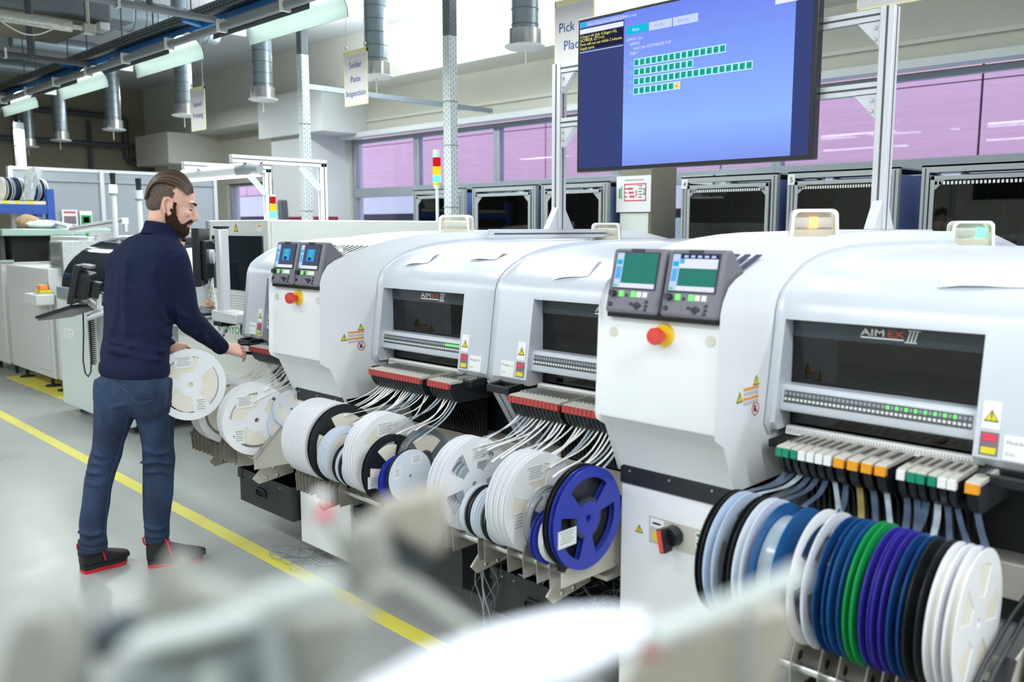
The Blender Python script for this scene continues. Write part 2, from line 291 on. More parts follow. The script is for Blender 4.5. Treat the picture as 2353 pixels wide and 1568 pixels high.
# ================================================================ the hall
YB, CZ = 8.0, 4.29
struct('floor', MB().bx(-17.6, 4.2, -5, 8.2, -.12, 0), 'epoxy_floor')
struct('ceiling', MB().bx(-17.6, 4.2, -5, 8.2, CZ, CZ+.15), 'ceiling_grey', (0, 0, CZ))
struct('wall_far', MB().bx(-17.8, -17.6, -5, 8.2, 0, CZ), 'wall_olive', (-17.7, 0, 0))
struct('wall_front', MB().bx(-17.6, 4.2, -5.2, -5, 0, CZ), 'wall_cream', (0, -5.1, 0))
struct('wall_right', MB().bx(4.2, 4.4, -5, 8.2, 0, CZ), 'wall_cream', (4.3, 0, 0))
wb = MB()
for x0, x1, z0, z1 in ((-17.6, -15.4, 0, CZ), (-15.4, -12.6, 0, 1.1), (-15.4, -12.6, 2.4, CZ), (-12.6, -11.45, 0, CZ), (-11.45, 4.2, 0, .9), (-11.45, 4.2, 2.97, CZ)):
    wb.bx(x0, x1, YB, YB+.25, z0, z1)
struct('wall_back', wb, 'wall_cream', (0, YB, 0))
struct('trim_1', MB().bx(-12.4, 4.2, 7.45, YB, 3.6, CZ), 'beam_cream', (0, 7.7, 3.6))          # ceiling beam over the windows
struct('trim_2', MB().bx(-17.6, -12.4, 7.45, YB, 3.3, CZ), 'beam_cream', (-15, 7.7, 3.3))
struct('trim_3', MB().bx(-12.4, 4.2, YB-.03, YB, 3.16, 3.2), 'beam_cream', (0, 8, 3.16))        # shallow ledge line
struct('trim_4', MB().bx(-12.55, -11.5, 7.3, YB, 0, 3.0).bx(-12.75, -10.95, 7.2, YB, 2.98, 3.6), 'wall_white', (-12, 7.5, 0))     # pilaster with a block on it
struct('trim_5', MB().bx(-17.0, -15.6, 7.0, YB, 2.75, 3.3).bx(-16.9, -16.3, 7.3, YB, 0, 2.75), 'wall_cream', (-16.3, 7.5, 0))
struct('trim_6', MB().bx(-5.05, -4.55, 7.55, YB, .0, 2.1), 'wall_white', (-4.9, 7.6, 0))
struct('trim_7', MB().bx(-11.45, 4.2, 7.8, YB, 2.93, 3.0), 'wall_white', (0, 7.9, 2.93))          # lit window head
def window(n, x0, x1, z0, z1, ztr=None):
    fr = MB(); w = .055
    for a, b, c, d in ((x0, x1, z0, z0+w), (x0, x1, z1-w, z1), (x0, x0+w, z0+w, z1-w), (x1-w, x1, z0+w, z1-w)): fr.bx(a, b, YB+.06, YB+.15, c, d)
    if ztr: fr.bx(x0, x1, YB+.05, YB+.16, ztr-.07, ztr+.07)
    o = struct(f'window_{n}', fr, 'window_alu', ((x0+x1)/2, YB+.1, z0), bevel=.006)
    part('pane', MB().bx(x0+w, x1-w, YB+.1, YB+.106, (ztr or z0)+w, z1-w), 'window_glass', o)
    if ztr: part('pane', MB().bx(x0+w, x1-w, YB+.1, YB+.106, z0+w, ztr-.07), 'window_glass', o)
mx = [-11.45, -9.9, -8.25, -6.3, -4.3, -1.9, .4, 2.6]
for i in range(len(mx)-1): window(i+1, mx[i], mx[i+1], .9, 2.93, 2.12)
window(8, -15.4, -14.0, 1.1, 2.4); window(9, -14.0, -12.6, 1.1, 2.4)
# building across the yard, clad in red boards
fac = thing('building_facade', 'red clad building across the yard seen through the window band', 'building', (-6, 12, 0))
part('wall', MB().bx(-26, 8, 12.02, 12.4, 0, 6), 'print_black', fac)
for i in range(9):
    for z0, z1 in ((2.45, 3.4), (3.415, 5.2)):
        x0 = -25.6+i*3.66; part('panel', MB().bx(x0, x0+3.63, 11.98, 12.02, z0, z1), 'red_cladding', fac)
part('base_band', MB().bx(-26, 8, 11.95, 12.02, 1.9, 2.43), 'wall_white', fac)
for i in range(8): part('window', MB().bx(-25+i*4, -25+i*4+3.4, 11.97, 12.02, .3, 1.75), 'glass_green', fac)
# floor tape and its join
ft = MB(); y0, y1 = 2.02, 2.10
P0, P1 = onZ(0, 951, 0), onZ(1048, 1510, 0); d = (P1-P0); d.z = 0; d.normalize(); sd = Vector((-d.y, d.x, 0))
for a, b in ((-4.5, .0), (.0, 4.35), (4.352, 7.5)):
    A, B = P0+d*a, P0+d*b
    if a == -4.5: pass
    ft.obox((A+B)/2+Vector((0, 0, .0008)), d*((B-A).length/2), sd*.04, Z_*.0008)
solo('floor_tape', ft, 'tape_yellow', 'long yellow marking tape stuck along the grey floor', 'floor tape', tuple(P0))
# ---------------------------------------------------------------- perforated steel posts
def perforated_post(x, y, zt, zpaint, label, w=.085):
    o = thing('perforated_post', label, 'post', (x, y, 0), group='perforated steel posts')
    part('post_shaft', MB().bx(x-w/2, x+w/2, y-w/2, y+w/2, 0, zpaint), 'perforated_white', o, bevel=.006)
    part('post_top', MB().bx(x-w/2, x+w/2, y-w/2, y+w/2, zpaint, zt), 'galv_dark', o, bevel=.006)
    sl = MB()
    for k in range(int(zt/.045)):
        z = .02+k*.045
        for q in (-1, 0, 1):
            zz = z+(.022 if q == 0 else 0)
            sl.bx(x+q*.026-.003, x+q*.026+.003, y-w/2-.0008, y-w/2+.001, zz, zz+.026)
            sl.bx(x+w/2-.001, x+w/2+.0008, y+q*.026-.003, y+q*.026+.003, zz, zz+.026)
    part('slots', sl, 'slot_grey', o, kind='stuff')
    if zt > 2:
        for z in (1.75, 2.25, 2.6): part('cable_tie', MB().bx(x-w/2-.004, x+w/2+.004, y-w/2-.004, y+w/2+.004, z, z+.008), 'cable_grey', o)
perforated_post(-5.48, 4.83, CZ, 3.12, 'white perforated steel post standing nearest, behind the signal tower')
perforated_post(-7.66, 4.83, CZ, 3.27, 'white perforated steel post beside the solder paste inspection sign')
perforated_post(-12.13, 3.56, 2.88, 2.8, 'short white post rising at the far end by the lamp row', .1)
# slotted cross rail between wall and posts
A, B = onY(440, 176, 4.83), Vector((-7.66, 4.83, 0)); 
rail = MB(); xr = -7.72; ra, rb = onX(440, 178, xr), onX(690, 206, xr)
rail.bar((xr, 4.87, 2.98), (xr, 7.46, 2.98), .05, .05)
solo('cross_rail', rail, 'galvanised', 'slotted grey rail joining a perforated post to the wall', 'rail', (xr, 6, 2.96))
# ---------------------------------------------------------------- ventilation ducts with round diffusers
def duct(x, label, y=4.8, zb=2.9, elbow=True, r=.1):
    o = thing('ventilation_duct', label, 'duct', (x, y, zb), group='round ventilation ducts in a row')
    pts = [(x, y, zb+.1), (x, y, zb+.8)]
    if elbow:
        for k in range(1, 7):
            a = k*math.pi/12; pts.append((x, y-.22+.22*math.cos(a), zb+.8+.22*math.sin(a)))
        pts.append((x, y-1.2, zb+1.02))
    else: pts.append((x, y, CZ))
    part('duct_pipe', MB().tube(pts, r, 20), 'galvanised', o)
    sm = MB()
    for k in range(6): sm.cyl((x, y, zb+.16+k*.11), (x, y, zb+.166+k*.11), r+.003, n=20)
    part('seam', sm, 'galv_dark', o, kind='stuff')
    part('collar', MB().cyl((x, y, zb+.02), (x, y, zb+.13), r+.02, n=20), 'bright_steel', o)
    part('diffuser', MB().lathe([(.001, .0), (.06, -.012), (.13, -.004), (.15, .006), (.15, .014), (.12, .022), (r, .03)], (x, y, zb), (0, 0, 1), 24), 'duct_disc', o)
    if elbow: part('hanger_rod', MB().cyl((x, y-1.1, zb+1.1), (x, y-1.1, CZ), .008, n=6), 'pipe_dark', o)
    part('pull_cord', MB().cyl((x+.03, y-.02, zb-.13), (x+.03, y-.02, zb), .006, n=6), 'cable_white', o)
DN = ['beside the pick and place sign', 'behind the solder paste sign', 'between the inspection sign and the stencil sign', 'behind the stencil printing sign', 'left of the stencil sign', 'next but one left of the stencil sign', 'last of the row by the lamps']
for i, x in enumerate((-4.61, -6.43, -8.38, -10.2, -12.34, -14.4, -15.9)):
    duct(x, 'galvanised round duct with white ceiling diffuser, '+DN[i], elbow=i in (1, 4, 5))
# ---------------------------------------------------------------- row of trough lamps
def lamp(x0, x1, y0, y1, zb, label, lit=True):
    o = thing('trough_lamp', label, 'ceiling lamp', ((x0+x1)/2, (y0+y1)/2, zb), group='row of trough lamps')
    yc, hw, h = (y0+y1)/2, (y1-y0)/2, .17; out = []; inn = []
    for k in range(13):
        a = math.pi*k/12; out.append((yc-hw*math.cos(a), zb+h*math.sin(a)**.8)); inn.append((yc-(hw-.004)*math.cos(a), zb+(h-.004)*math.sin(a)**.8))
    s = MB(); n = 13
    vs = [(x, y, z) for x in (x0, x1) for y, z in out]; s.add(vs, [(k, k+1, n+k+1, n+k) for k in range(n-1)])
    part('reflector_shell', s, 'reflector_out', o, fix=False)
    s = MB(); vs = [(x, y, z) for x in (x0+.002, x1-.002) for y, z in inn]; s.add(vs, [(k+1, k, n+k, n+k+1) for k in range(n-1)])
    part('reflector_lining', s, 'reflector_in', o, fix=False)
    for dy in (-.05, .05): part('tube_lamp', MB().cyl((x0+.06, yc+dy, zb+.122), (x1-.0, yc+dy, zb+.122), .016, n=12), 'tube_glow', o)
    part('lamp_holder', MB().bx(x0+.03, x0+.06, yc-.09, yc+.09, zb+.05, zb+.15), 'white_paint', o)
    part('mount_rail', MB().bx(x0-.15, x1+.1, yc-.03, yc+.03, zb+.168, zb+.174), 'pipe_grey', o)
    l = bpy.data.lights.new('lamp_light', 'AREA'); l.shape = 'RECTANGLE'; l.size = x1-x0-.1; l.size_y = .22; l.energy = 24; l.color = (.94, 1, .98)
    lo = bpy.data.objects.new('lamp_light', l); link(lo, o); lo.location = (0, 0, -.012)
LN = ['nearest lit trough lamp hanging above the solder paste sign', 'lit trough lamp above the stencil printing sign', 'third lit trough lamp along the row', 'farthest lit trough lamp, above the short white post']
for i, (a, b) in enumerate(((-6.28, -4.98), (-8.38, -7.03), (-10.42, -9.06), (-12.46, -11.14))): lamp(a, b, 3.2, 3.5, 2.97, LN[i])
lamp(-4.2, -2.95, 3.2, 3.5, 2.97, 'trough lamp cut by the upper edge above the near post')
# ---------------------------------------------------------------- services under the ceiling, all running along the line
sv = MB().cyl((-15.5, 3.12, 3.0), (-2.0, 3.12, 3.0), .028, n=10)
cp = thing('conduit_pipe', 'long grey conduit pipe running above the lamp row', 'pipe', (-8, 3.12, 3.0))
part('pipe', sv, 'pipe_grey', cp)
for k in range(14): part('pipe_clip', MB().bx(-14.5+k*.85, -14.47+k*.85, 3.085, 3.155, 2.965, 3.05), 'cable_white', cp)
dk = thing('lamp_trunking', 'dark grey trunking plate carrying the trough lamps', 'trunking', (-8, 3.2, 3.1))
for a, b in ((-15, -12.5), (-12.6, -10.3), (-10.5, -8.3), (-8.5, -6.2), (-6.35, -4.2), (-4.3, -2.4)):
    part('trunking_plate', MB().prism([(3.165, 3.0), (3.185, 3.0), (3.19, 3.03), (3.17, 3.03)], 0, a, b-.02), 'galv_dark', dk)
ct = thing('cable_tray', 'perforated grey cable tray running the length of the hall', 'cable tray', (-8, 3.46, 3.2))
part('tray_floor', MB().bx(-16, -2, 3.30, 3.62, 3.2, 3.208), 'galv_dark', ct); 
part('tray_side', MB().bx(-16, -2, 3.28, 3.30, 3.2, 3.28), 'galv_dark', ct); part('tray_side', MB().bx(-16, -2, 3.62, 3.64, 3.2, 3.28), 'galv_dark', ct)
hl = MB()
for k in range(250):
    x = -15.9+k*.055
    hl.bx(x, x+.035, 3.279, 3.28, 3.22, 3.23).bx(x+.02, x+.05, 3.279, 3.28, 3.245, 3.255)
    for q in range(5): hl.bx(x, x+.03, 3.32+q*.058, 3.335+q*.058, 3.199, 3.2)
part('tray_slots', hl, 'matt_black', ct, kind='stuff')
for k in range(9): part('hanger_rod', MB().cyl((-15+k*1.5, 3.29, 3.24), (-15+k*1.5, 3.29, CZ), .006, n=6), 'pipe_dark', ct)
for k in range(9): part('hanger_rod', MB().cyl((-15+k*1.5, 3.63, 3.24), (-15+k*1.5, 3.63, CZ), .006, n=6), 'pipe_dark', ct)
cb = MB()
for j, (yy, zz) in enumerate(((3.36, 3.225), (3.42, 3.225), (3.5, 3.225))):
    cb.tube([(-16+.7*k, yy+.012*math.sin(k*1.7+j), zz+.008*math.sin(k*2.1+j)) for k in range(20)], .014, 8)
solo('cable_bundle', cb, 'cable_black', 'dark cables lying in the perforated cable tray', 'cable', (-8, 3.4, 3.21))
br = thing('blue_rail', 'bright blue busbar rail running under the cable tray', 'rail', (-8, 3.44, 3.15))
part('rail_bar', MB().bx(-16, -2, 3.345, 3.39, 3.148, 3.196), 'rail_blue', br)
for x in (-9.45, -6.75, -12.3): part('rail_bracket', MB().bar((x, 3.2, 3.188), (x, 3.345, 3.17), .06, .028), 'rail_blue', br)
# pipes crossing towards the aisle, with a drop from the ceiling
for i, (x, zz, lab) in enumerate(((-6.02, 3.05, 'grey cross pipe nearest, hung from the ceiling over the cable tray'), (-8.44, 3.05, 'dark cross pipe with a thick drop pipe, over the second lamp'), (-10.9, 3.05, 'dark cross pipe farthest down the lamp row'))):
    o = thing('cross_pipe', lab, 'pipe', (x, 2, zz), group='pipes crossing above the lamps')
    part('pipe', MB().cyl((x, -2.5, zz), (x, 3.10, zz), .024, n=10), 'pipe_grey' if i == 0 else 'pipe_dark', o)
    part('drop_pipe', MB().cyl((x, 2.62, zz), (x, 2.62, CZ), .02 if i != 1 else .032, n=10), 'pipe_dark', o)
    part('pipe_clip', MB().bx(x-.03, x+.03, 2.4, 2.42, zz-.035, zz+.05), 'bright_steel', o)
# air handling unit and its silver pipe, upper left
o = thing('air_handler', 'grey boxy air handling unit hung under the ceiling', 'air handler', (-9.9, 3.1, 3.6))
part('unit_body', MB().bx(-10.7, -9.15, 2.55, 3.6, 3.62, 4.0), 'galv_dark', o, bevel=.02)
part('unit_panel', MB().bx(-10.55, -9.3, 2.65, 3.5, 3.6, 3.62), 'wall_olive', o, bevel=.005)
part('duct_stub', MB().cyl((-9.75, 3.85, 3.85), (-9.75, 5.0, 3.85), .17, n=20), 'galvanised', o)
sm = MB()
for k in range(9): sm.cyl((-9.75, 3.9+k*.12, 3.85), (-9.75, 3.908+k*.12, 3.85), .174, n=20)
part('seam', sm, 'galv_dark', o, kind='stuff')
part('end_box', MB().bx(-10.1, -9.2, 3.6, 3.85, 3.66, 4.02), 'galvanised', o, bevel=.01)
part('control_box', MB().bx(-9.4, -9.2, 3.5, 3.6, 3.54, 3.62), 'white_paint', o, bevel=.01)
for y in (2.7, 3.45): part('hanger_rod', MB().cyl((-9.5, y, 3.98), (-9.5, y, CZ), .012, n=6), 'pipe_dark', o)
o = thing('insulated_pipe', 'pipe wrapped in crinkled silver foil below the air handler', 'pipe', (-8.15, 1, 3.3))
part('foil_sleeve', MB().cyl((-8.15, -1.0, 3.3), (-8.15, 2.86, 3.3), .048, n=16), 'silver_foil', o)
part('pipe_end', MB().cyl((-8.15, 2.86, 3.3), (-8.15, 2.95, 3.3), .02, n=10), 'beige_plug', o)
part('valve', MB().bx(-8.2, -8.1, 2.95, 3.05, 3.26, 3.34).cyl((-8.15, 3.0, 3.34), (-8.15, 3.0, CZ), .016, n=8), 'steel', o, bevel=.006)
part('loose_wire', MB().tube([(-8.1, 2.3+.05*k, 3.25-.08*math.sin(math.pi*k/8)) for k in range(9)], .006, 6), 'cable_white', o)
# pipes on the far wall
o = thing('service_pipe', 'dark horizontal pipe along the far wall under the ducts', 'pipe', (-17.4, 5, 3.1))
part('pipe', MB().cyl((-17.34, 4.3, 3.16), (-17.34, 7.9, 3.16), .05, n=10), 'pipe_dark', o)
o = thing('drain_pipe', 'black cranked drain pipe on the far wall corner', 'pipe', (-17.4, 6.9, 2))
part('pipe', MB().tube([(-17.52, 5.2, 3.72), (-17.52, 6.9, 3.72), (-17.45, 7.0, 3.66), (-17.45, 7.0, 2.95), (-17.45, 7.05, 2.88), (-17.45, 7.6, 2.84), (-17.45, 7.66, 2.78), (-17.45, 7.66, 0)], .055, 10), 'pipe_dark', o)
for i, (y, lab) in enumerate(((6.35, 'thin vertical pipe on the far wall beside the drain'), (5.1, 'thin vertical pipe on the far wall behind the partition'))):
    o = thing('riser_pipe', lab, 'pipe', (-17.5, y, 0)); part('pipe', MB().cyl((-17.5, y, 0), (-17.5, y, 3.6), .035, n=8), 'pipe_dark', o)
    part('pipe_clip', MB().bx(-17.6, -17.45, y-.05, y+.05, 2.6, 2.63), 'pipe_dark', o)
# ---------------------------------------------------------------- hanging process signs
def sign(px, py, lines, label, y=4.3, w=.305, h=.43, size=.075):
    c = onY(px, py, y); x, z = c.x, c.z
    o = thing('hanging_sign', label, 'sign', (x, y, z-h/2), group='hanging process signs')
    part('sign_panel', MB().bx(x-w/2, x+w/2, y-.003, y+.003, z-h/2, z+h/2), 'sign_board', o)
    e = MB(); b = .007
    e.bx(x-w/2-b, x+w/2+b, y-.004, y+.004, z+h/2-.03, z+h/2+.004).bx(x-w/2-b, x+w/2+b, y-.004, y+.004, z-h/2-.006, z-h/2+.003).bx(x-w/2-b, x-w/2, y-.004, y+.004, z-h/2, z+h/2).bx(x+w/2, x+w/2+b, y-.004, y+.004, z-h/2, z+h/2)
    part('sign_frame', e, 'sign_yellow', o)
    n = len(lines)
    for k, s in enumerate(lines):
        part('lettering', text_mb(s, (x, y-.0045, z+(n-1)*.055*1.02-k*.112-.035), X_, Z_, size, align='CENTER', wscale=.95), 'print_blue', o, fix=False)
    for sx in (-1, 1):
        part('hanging_cord', MB().cyl((x+sx*w*.42, y, z+h/2), (x+sx*w*.42, y, z+h/2+1.0), .0025, n=6), 'cable_white', o)
        part('hook', MB().ball((x+sx*w*.42, y, z+h/2+.03), .011, (1, 1, 1.6), 8), 'bright_steel', o)
sign(455, 250, ['Stencil', 'Printing'], 'small hanging sign reading Stencil Printing')
sign(818, 178, ['Solder', 'Paste', 'Inspection'], 'hanging sign reading Solder Paste Inspection', size=.07)
sign(1319, 78, ['Pick   &', 'Place'], 'hanging sign reading Pick & Place behind the big display', size=.085)
sign(2052, -100, [], 'yellow edged hanging sign cut off above the right display post')
# ================================================================ the two placement machines
HOODP = [(2.35, .988), (2.332, 1.012), (2.376, 1.335), (2.384, 1.36), (2.398, 1.382), (2.425, 1.403), (2.47, 1.43), (2.535, 1.459), (2.62, 1.481), (2.72, 1.496), (2.85, 1.507), (3.0, 1.513), (3.6, 1.516), (4.5, 1.50), (4.8, 1.42), (4.86, 1.0)]
BOXP = [(2.11, .985), (2.066, 1.01), (2.063, 1.02), (2.075, 1.345), (2.085, 1.375), (2.108, 1.408), (2.14, 1.427), (2.22, 1.456), (2.32, 1.487), (2.44, 1.512), (2.58, 1.531), (2.72, 1.542), (2.88, 1.549), (3.3, 1.555), (4.3, 1.55), (4.9, 1.46), (5.05, 1.3), (5.08, 1.0), (4.9, .83), (2.18, .83)]
def hood_z(y):
    for (a, b), (c, d) in zip(HOODP[2:], HOODP[3:]):
        if a <= y <= c: return b+(d-b)*(y-a)/(c-a)
    return 1.5
def rnd(a, b, r=.014): return [(a, -r), (a+r*.13, -r*.5), (a+r*.5, -r*.13), (a+r, 0), (b-r, 0), (b-r*.5, -r*.13), (b-r*.13, -r*.5), (b, -r)]
def sticker_warning(o, c, r, u, s):
    part('warning_sticker', triangle(triangle(MB(), c, r, u, s, .0012, 0), Vector(c), r, u, s*.8, .0018, 1), ['print_black', 'print_yellow'], o)
    n = Vector(r).cross(Vector(u)).normalized()
    part('warning_mark', plate(plate(MB(), Vector(c)-Vector(r)*s*.03-Vector(u)*s*.12+n*.0018, r, u, s*.07, s*.4, .0006), Vector(c)-Vector(r)*s*.03-Vector(u)*s*.26+n*.0018, r, u, s*.07, s*.07, .0006), 'print_black', o)
def make_machine(x0, side, far):
    o = thing('placement_machine', f'{side} white placement machine with tinted hood windows and two grey control screens', 'machine', (x0+.21, 3.5, 0), group='white placement machines in a line')
    w = .42
    part('control_column', MB().prism(BOXP, 0, x0, x0+w, insets=rnd(x0, x0+w, .016), smooth=True), 'white_paint', o)
    part('black_band', MB().bx(x0, x0+w, 2.178, 4.9, .772, .832), 'black_metal', o, bevel=.003)
    cabm = part('lower_cabinet', MB().bx(x0, x0+w, 2.185, 4.9, .065, .772), 'white_paint', o, bevel=.006)
    for fx in (x0+.06, x0+w-.06): part('levelling_foot', MB().cyl((fx, 2.35, 0), (fx, 2.35, .07), .03, n=12), 'rubber', o)
    for a, b in ((x0-.76, x0-.005), (x0+w+.005, x0+w+.76)):
        part('machine_base', MB().bx(a+.01, b-.01, 2.62, 4.85, .14, .98), 'machine_grey', o, bevel=.008)
        part('base_panel', MB().bx(a+.02, b-.02, 2.60, 2.622, .5, .96), 'dark_machine', o)
        part('cart_plate', MB().bx(a+.03, b-.03, 2.50, 2.60, .60, .70), 'cream_metal', o, bevel=.004)
        part('cart_plate', MB().bx(a+.03, b-.03, 2.46, 2.58, .36, .40), 'cream_metal', o, bevel=.004)
        for fx in (a+.08, b-.08): part('levelling_foot', MB().cyl((fx, 2.8, 0), (fx, 2.8, .14), .03, n=12), 'rubber', o)
    # bolts on the band
    for k in range(3): part('bolt', MB().cyl((x0+.04+k*.15, 2.178, .815), (x0+.04+k*.15, 2.174, .815), .004, n=8), 'steel', o)
    for hi, (a, b, wide_left) in enumerate(((x0-.757, x0-.006, True), (x0+w+.004, x0+w+.757, False))):
        L = .19 if wide_left else .024; R = .024 if wide_left else .19
        hd = MB(); r = .016
        hd.prism(HOODP, 0, a, a+L, insets=[(a, -r), (a+r*.13, -r*.5), (a+r*.5, -r*.13), (a+r, 0), (a+L, 0)], smooth=True)
        hd.prism(HOODP, 0, b-R, b, insets=[(b-R, 0), (b-r, 0), (b-r*.5, -r*.13), (b-r*.13, -r*.5), (b, -r)], smooth=True)
        top = [p for p in HOODP if p[1] > 1.32 and p[0] < 4.6]
        hd.prism([(2.3733, 1.316)]+top+[(4.6, 1.30), (2.46, 1.30), (2.44, 1.316)], 0, a+L, b-R, smooth=True)
        h = part('hood', hd, 'hood_silver', o, label='light silver hood with a tinted front window')
        g0, g1 = a+L, b-R
        part('window_pane', MB().bx(g0, g1, 2.425, 2.431, .985, 1.316), 'smoke_glass', h, label='dark tinted acrylic pane')
        part('interior', MB().bx(g0, g1, 2.6, 2.62, .98, 1.3), 'interior_grey', h)
        for q in range(3): part('inner_strut', MB().bx(g0+.08+q*.19, g0+.11+q*.19, 2.5, 2.56, .98, 1.27), ('slot_dark', 'window_alu', 'dark_machine')[q], h)
        part('inner_rail', MB().bx(g0, g1, 2.48, 2.53, 1.19, 1.215), 'slot_dark', h)
        part('print_band', MB().bx(g0, g1, 2.4225, 2.4245, 1.262, 1.316), 'tint_band', h)
        rl = part('display_rail', MB().prism([(2.36, 1.046), (2.356, 1.056), (2.366, 1.116), (2.374, 1.124), (2.42, 1.124), (2.42, 1.046)], 0, g0, g1), 'hood_silver', h, bevel=.002)
        dots = MB(); dig = MB(); gl = MB(); n = 42; s0, s1 = g0+.012, g1-.012
        ry = lambda z: 2.3565+(z-1.056)*(.01/.06)
        part('display_strip', MB().obox(((s0+s1)/2, ry(1.09)-.0005, 1.09), ((s1-s0)/2, 0, 0), (0, .001, 0), (0, .003, .018)), 'slot_dark', h)
        lit = set(range(34, 42)) if far and hi == 1 else (set(range(24, 40, 2)) if hi == 1 else {30, 33, 34, 35, 37, 38})
        for k in range(n):
            x = s0+(k+.5)*(s1-s0)/n; ww = (s1-s0)/n
            dots.obox((x, ry(1.083)-.002, 1.083), (ww*.3, 0, 0), (0, .001, 0), (0, .0005, .0035))
            (gl if k in lit else dig).obox((x, ry(1.099)-.002, 1.099), (ww*.32, 0, 0), (0, .001, 0), (0, .0008, .0045))
        part('indicator_dots', dots, 'print_white', h, kind='stuff'); part('slot_numbers', dig, 'print_grey', h, kind='stuff'); part('lit_numbers', gl, 'led_green', h, kind='stuff')
        sc_ = part('scale_strip', MB().prism([(2.385, .972), (2.392, .996), (2.41, .996), (2.41, .968)], 0, g0+.008, g1-.008), 'label_white', h)
        tk = MB()
        for k in range(60): tk.obox((g0+.016+k*(g1-g0-.03)/60, 2.3868, .984), (.0012, 0, 0), (0, .0006, 0), (0, .002, .006))
        part('scale_ticks', tk, 'print_grey', h, kind='stuff')
        part('feeder_slot_bar', MB().bx(g0, g1, 2.30, 2.46, .946, .968), 'matt_black', h)
        # lettering on the print band
        lx = (g0+g1)/2-.065 if hi else (g0+.62*(g1-g0))-.075
        t = text_mb('AIM', (lx, 2.4222, 1.283), X_, Z_, .026, spacing=1.02, wscale=1.5, bold=.0004); part('lettering', t, 'print_white', h, fix=False)
        t = text_mb('EX', (lx+.072, 2.4222, 1.283), X_, Z_, .026, wscale=1.5, bold=.0004); part('lettering', t, 'print_logo_orange', h, fix=False)
        nm = MB(); plate(nm, (lx, 2.4222, 1.275), X_, Z_, .118, .004)
        for k in range(3): nm.obox((lx+.132+k*.009, 2.4216, 1.288), (.0018, 0, 0), (0, .0006, 0), (.004, 0, .016))
        nm.obox((lx+.145, 2.4216, 1.304), (.016, 0, 0), (0, .0006, 0), (0, 0, .0015)); nm.obox((lx+.137, 2.4216, 1.272), (.016, 0, 0), (0, .0006, 0), (0, 0, .0015))
        part('logo_mark', nm, 'print_white', h)
        # stickers and pull handle on the wide column
        cx = a+.10 if wide_left else b-.10; sx = 1 if wide_left else -1
        ud = Vector((0, .044, .323)).normalized(); yb = lambda z: 2.332+(z-1.012)*.1362-.0005
        def lab(xc, z, w_, h_, mt='label_white', nm_='sticker'): return part(nm_, plate(MB(), (xc-w_/2, yb(z), z), X_, ud, w_, h_, .0012), mt, h)
        lab(cx+sx*.055, 1.085, .042, .07); sticker_warning(h, (cx+sx*.055, yb(1.118)-.001, 1.118), X_, ud, .034)
        lab(cx+sx*.055, 1.02, .042, .058, 'poster_photo', 'pictogram_sticker')
        part('pictogram', plate(plate(MB(), (cx+sx*.055-.017, yb(1.055)-.001, 1.055), X_, ud, .034, .018, .001, 0), (cx+sx*.055-.017, yb(1.024)-.001, 1.024), X_, ud, .034, .016, .001, 1), ['print_red', 'print_yellow'], h)
        lab(cx-sx*.012, 1.015, .068, .062)
        t = text_mb('Module  '+('A' if wide_left else 'B'), (cx-sx*.012-.029, yb(1.053)-.0012, 1.055), X_, ud, .0135); text_mb('Side      1', (cx-sx*.012-.029, yb(1.03)-.0012, 1.027), X_, ud, .0135, t)
        part('lettering', t, 'print_grey', h, fix=False)
        hm = MB(); hx0, hx1 = cx-.06, cx+.06
        hm.bx(hx0, hx0+.014, 2.28, 2.36, .962, .992).bx(hx1-.014, hx1, 2.28, 2.36, .962, .992).bx(hx0, hx1, 2.268, 2.285, .960, .988).bx(hx0, hx1, 2.345, 2.36, .975, .992)
        part('pull_handle', hm, 'black_plastic', h, bevel=.004)
        ex = a+.004 if wide_left else b-.03
        part('side_brace', MB().prism([(2.34, .985), (2.44, .985), (2.68, .62), (2.58, .62)], 0, ex, ex+.026), 'hood_silver', o, bevel=.004)
        # curved black tape chute under the feeders
        ch = MB(); c0, c1 = g0+.03, g1-.03; n = 26
        for k in range(n):
            x = c0+(k+.5)*(c1-c0)/n; pts = [(2.40, .93), (2.44, .86), (2.48, .82), (2.50, .76), (2.515, .70)]
            for (ya, za), (yb2, zb) in zip(pts, pts[1:]): ch.bar((x, ya, za), (x, yb2, zb), .004, .03, up=(0, 1, .3))
        part('chute_ribs', ch, 'black_metal', o, kind='stuff')
        part('chute_back', MB().bx(c0, c1, 2.50, 2.53, .69, .95), 'dark_machine', o)
    # control screens
    u = Vector((0, .045, .187)).normalized(); n_ = X_.cross(u)
    for k in range(2):
        wx = .19; px = x0+.028+k*.198; org = Vector((px, 2.048, 1.332)); hh = .197
        C = lambda a, b, d=0: org+X_*a+u*b+n_*d
        pb = MB(); pb.obox(C(wx/2, hh/2, -.014), X_*(wx/2), u*(hh/2), n_*.014)
        pn = part('control_panel', pb, 'grey_bezel', o, bevel=.012, seg=3, label='grey control panel with screen and keypad')
        part('panel_back', MB().prism([(2.06, 1.345), (2.10, 1.52), (2.13, 1.52), (2.20, 1.45), (2.12, 1.36)], 0, px+.006, px+wx-.004), 'grey_bezel', pn, bevel=.006)
        fr = MB(); plate(fr, C(.018, .072), X_, u, .155, .112, .0025); part('screen_bezel', fr, 'dark_key', pn)
        sx0, sy0, sw, sh = .022, .076, .147, .104
        def scr(a, b, w2, h2, mt, d=.003): part('screen_field', plate(MB(), C(sx0+a*sw, sy0+b*sh, d), X_, u, w2*sw, h2*sh, .0006), mt, pn)
        scr(0, 0, 1, 1, 'scr_grey' if far else 'scr_green')
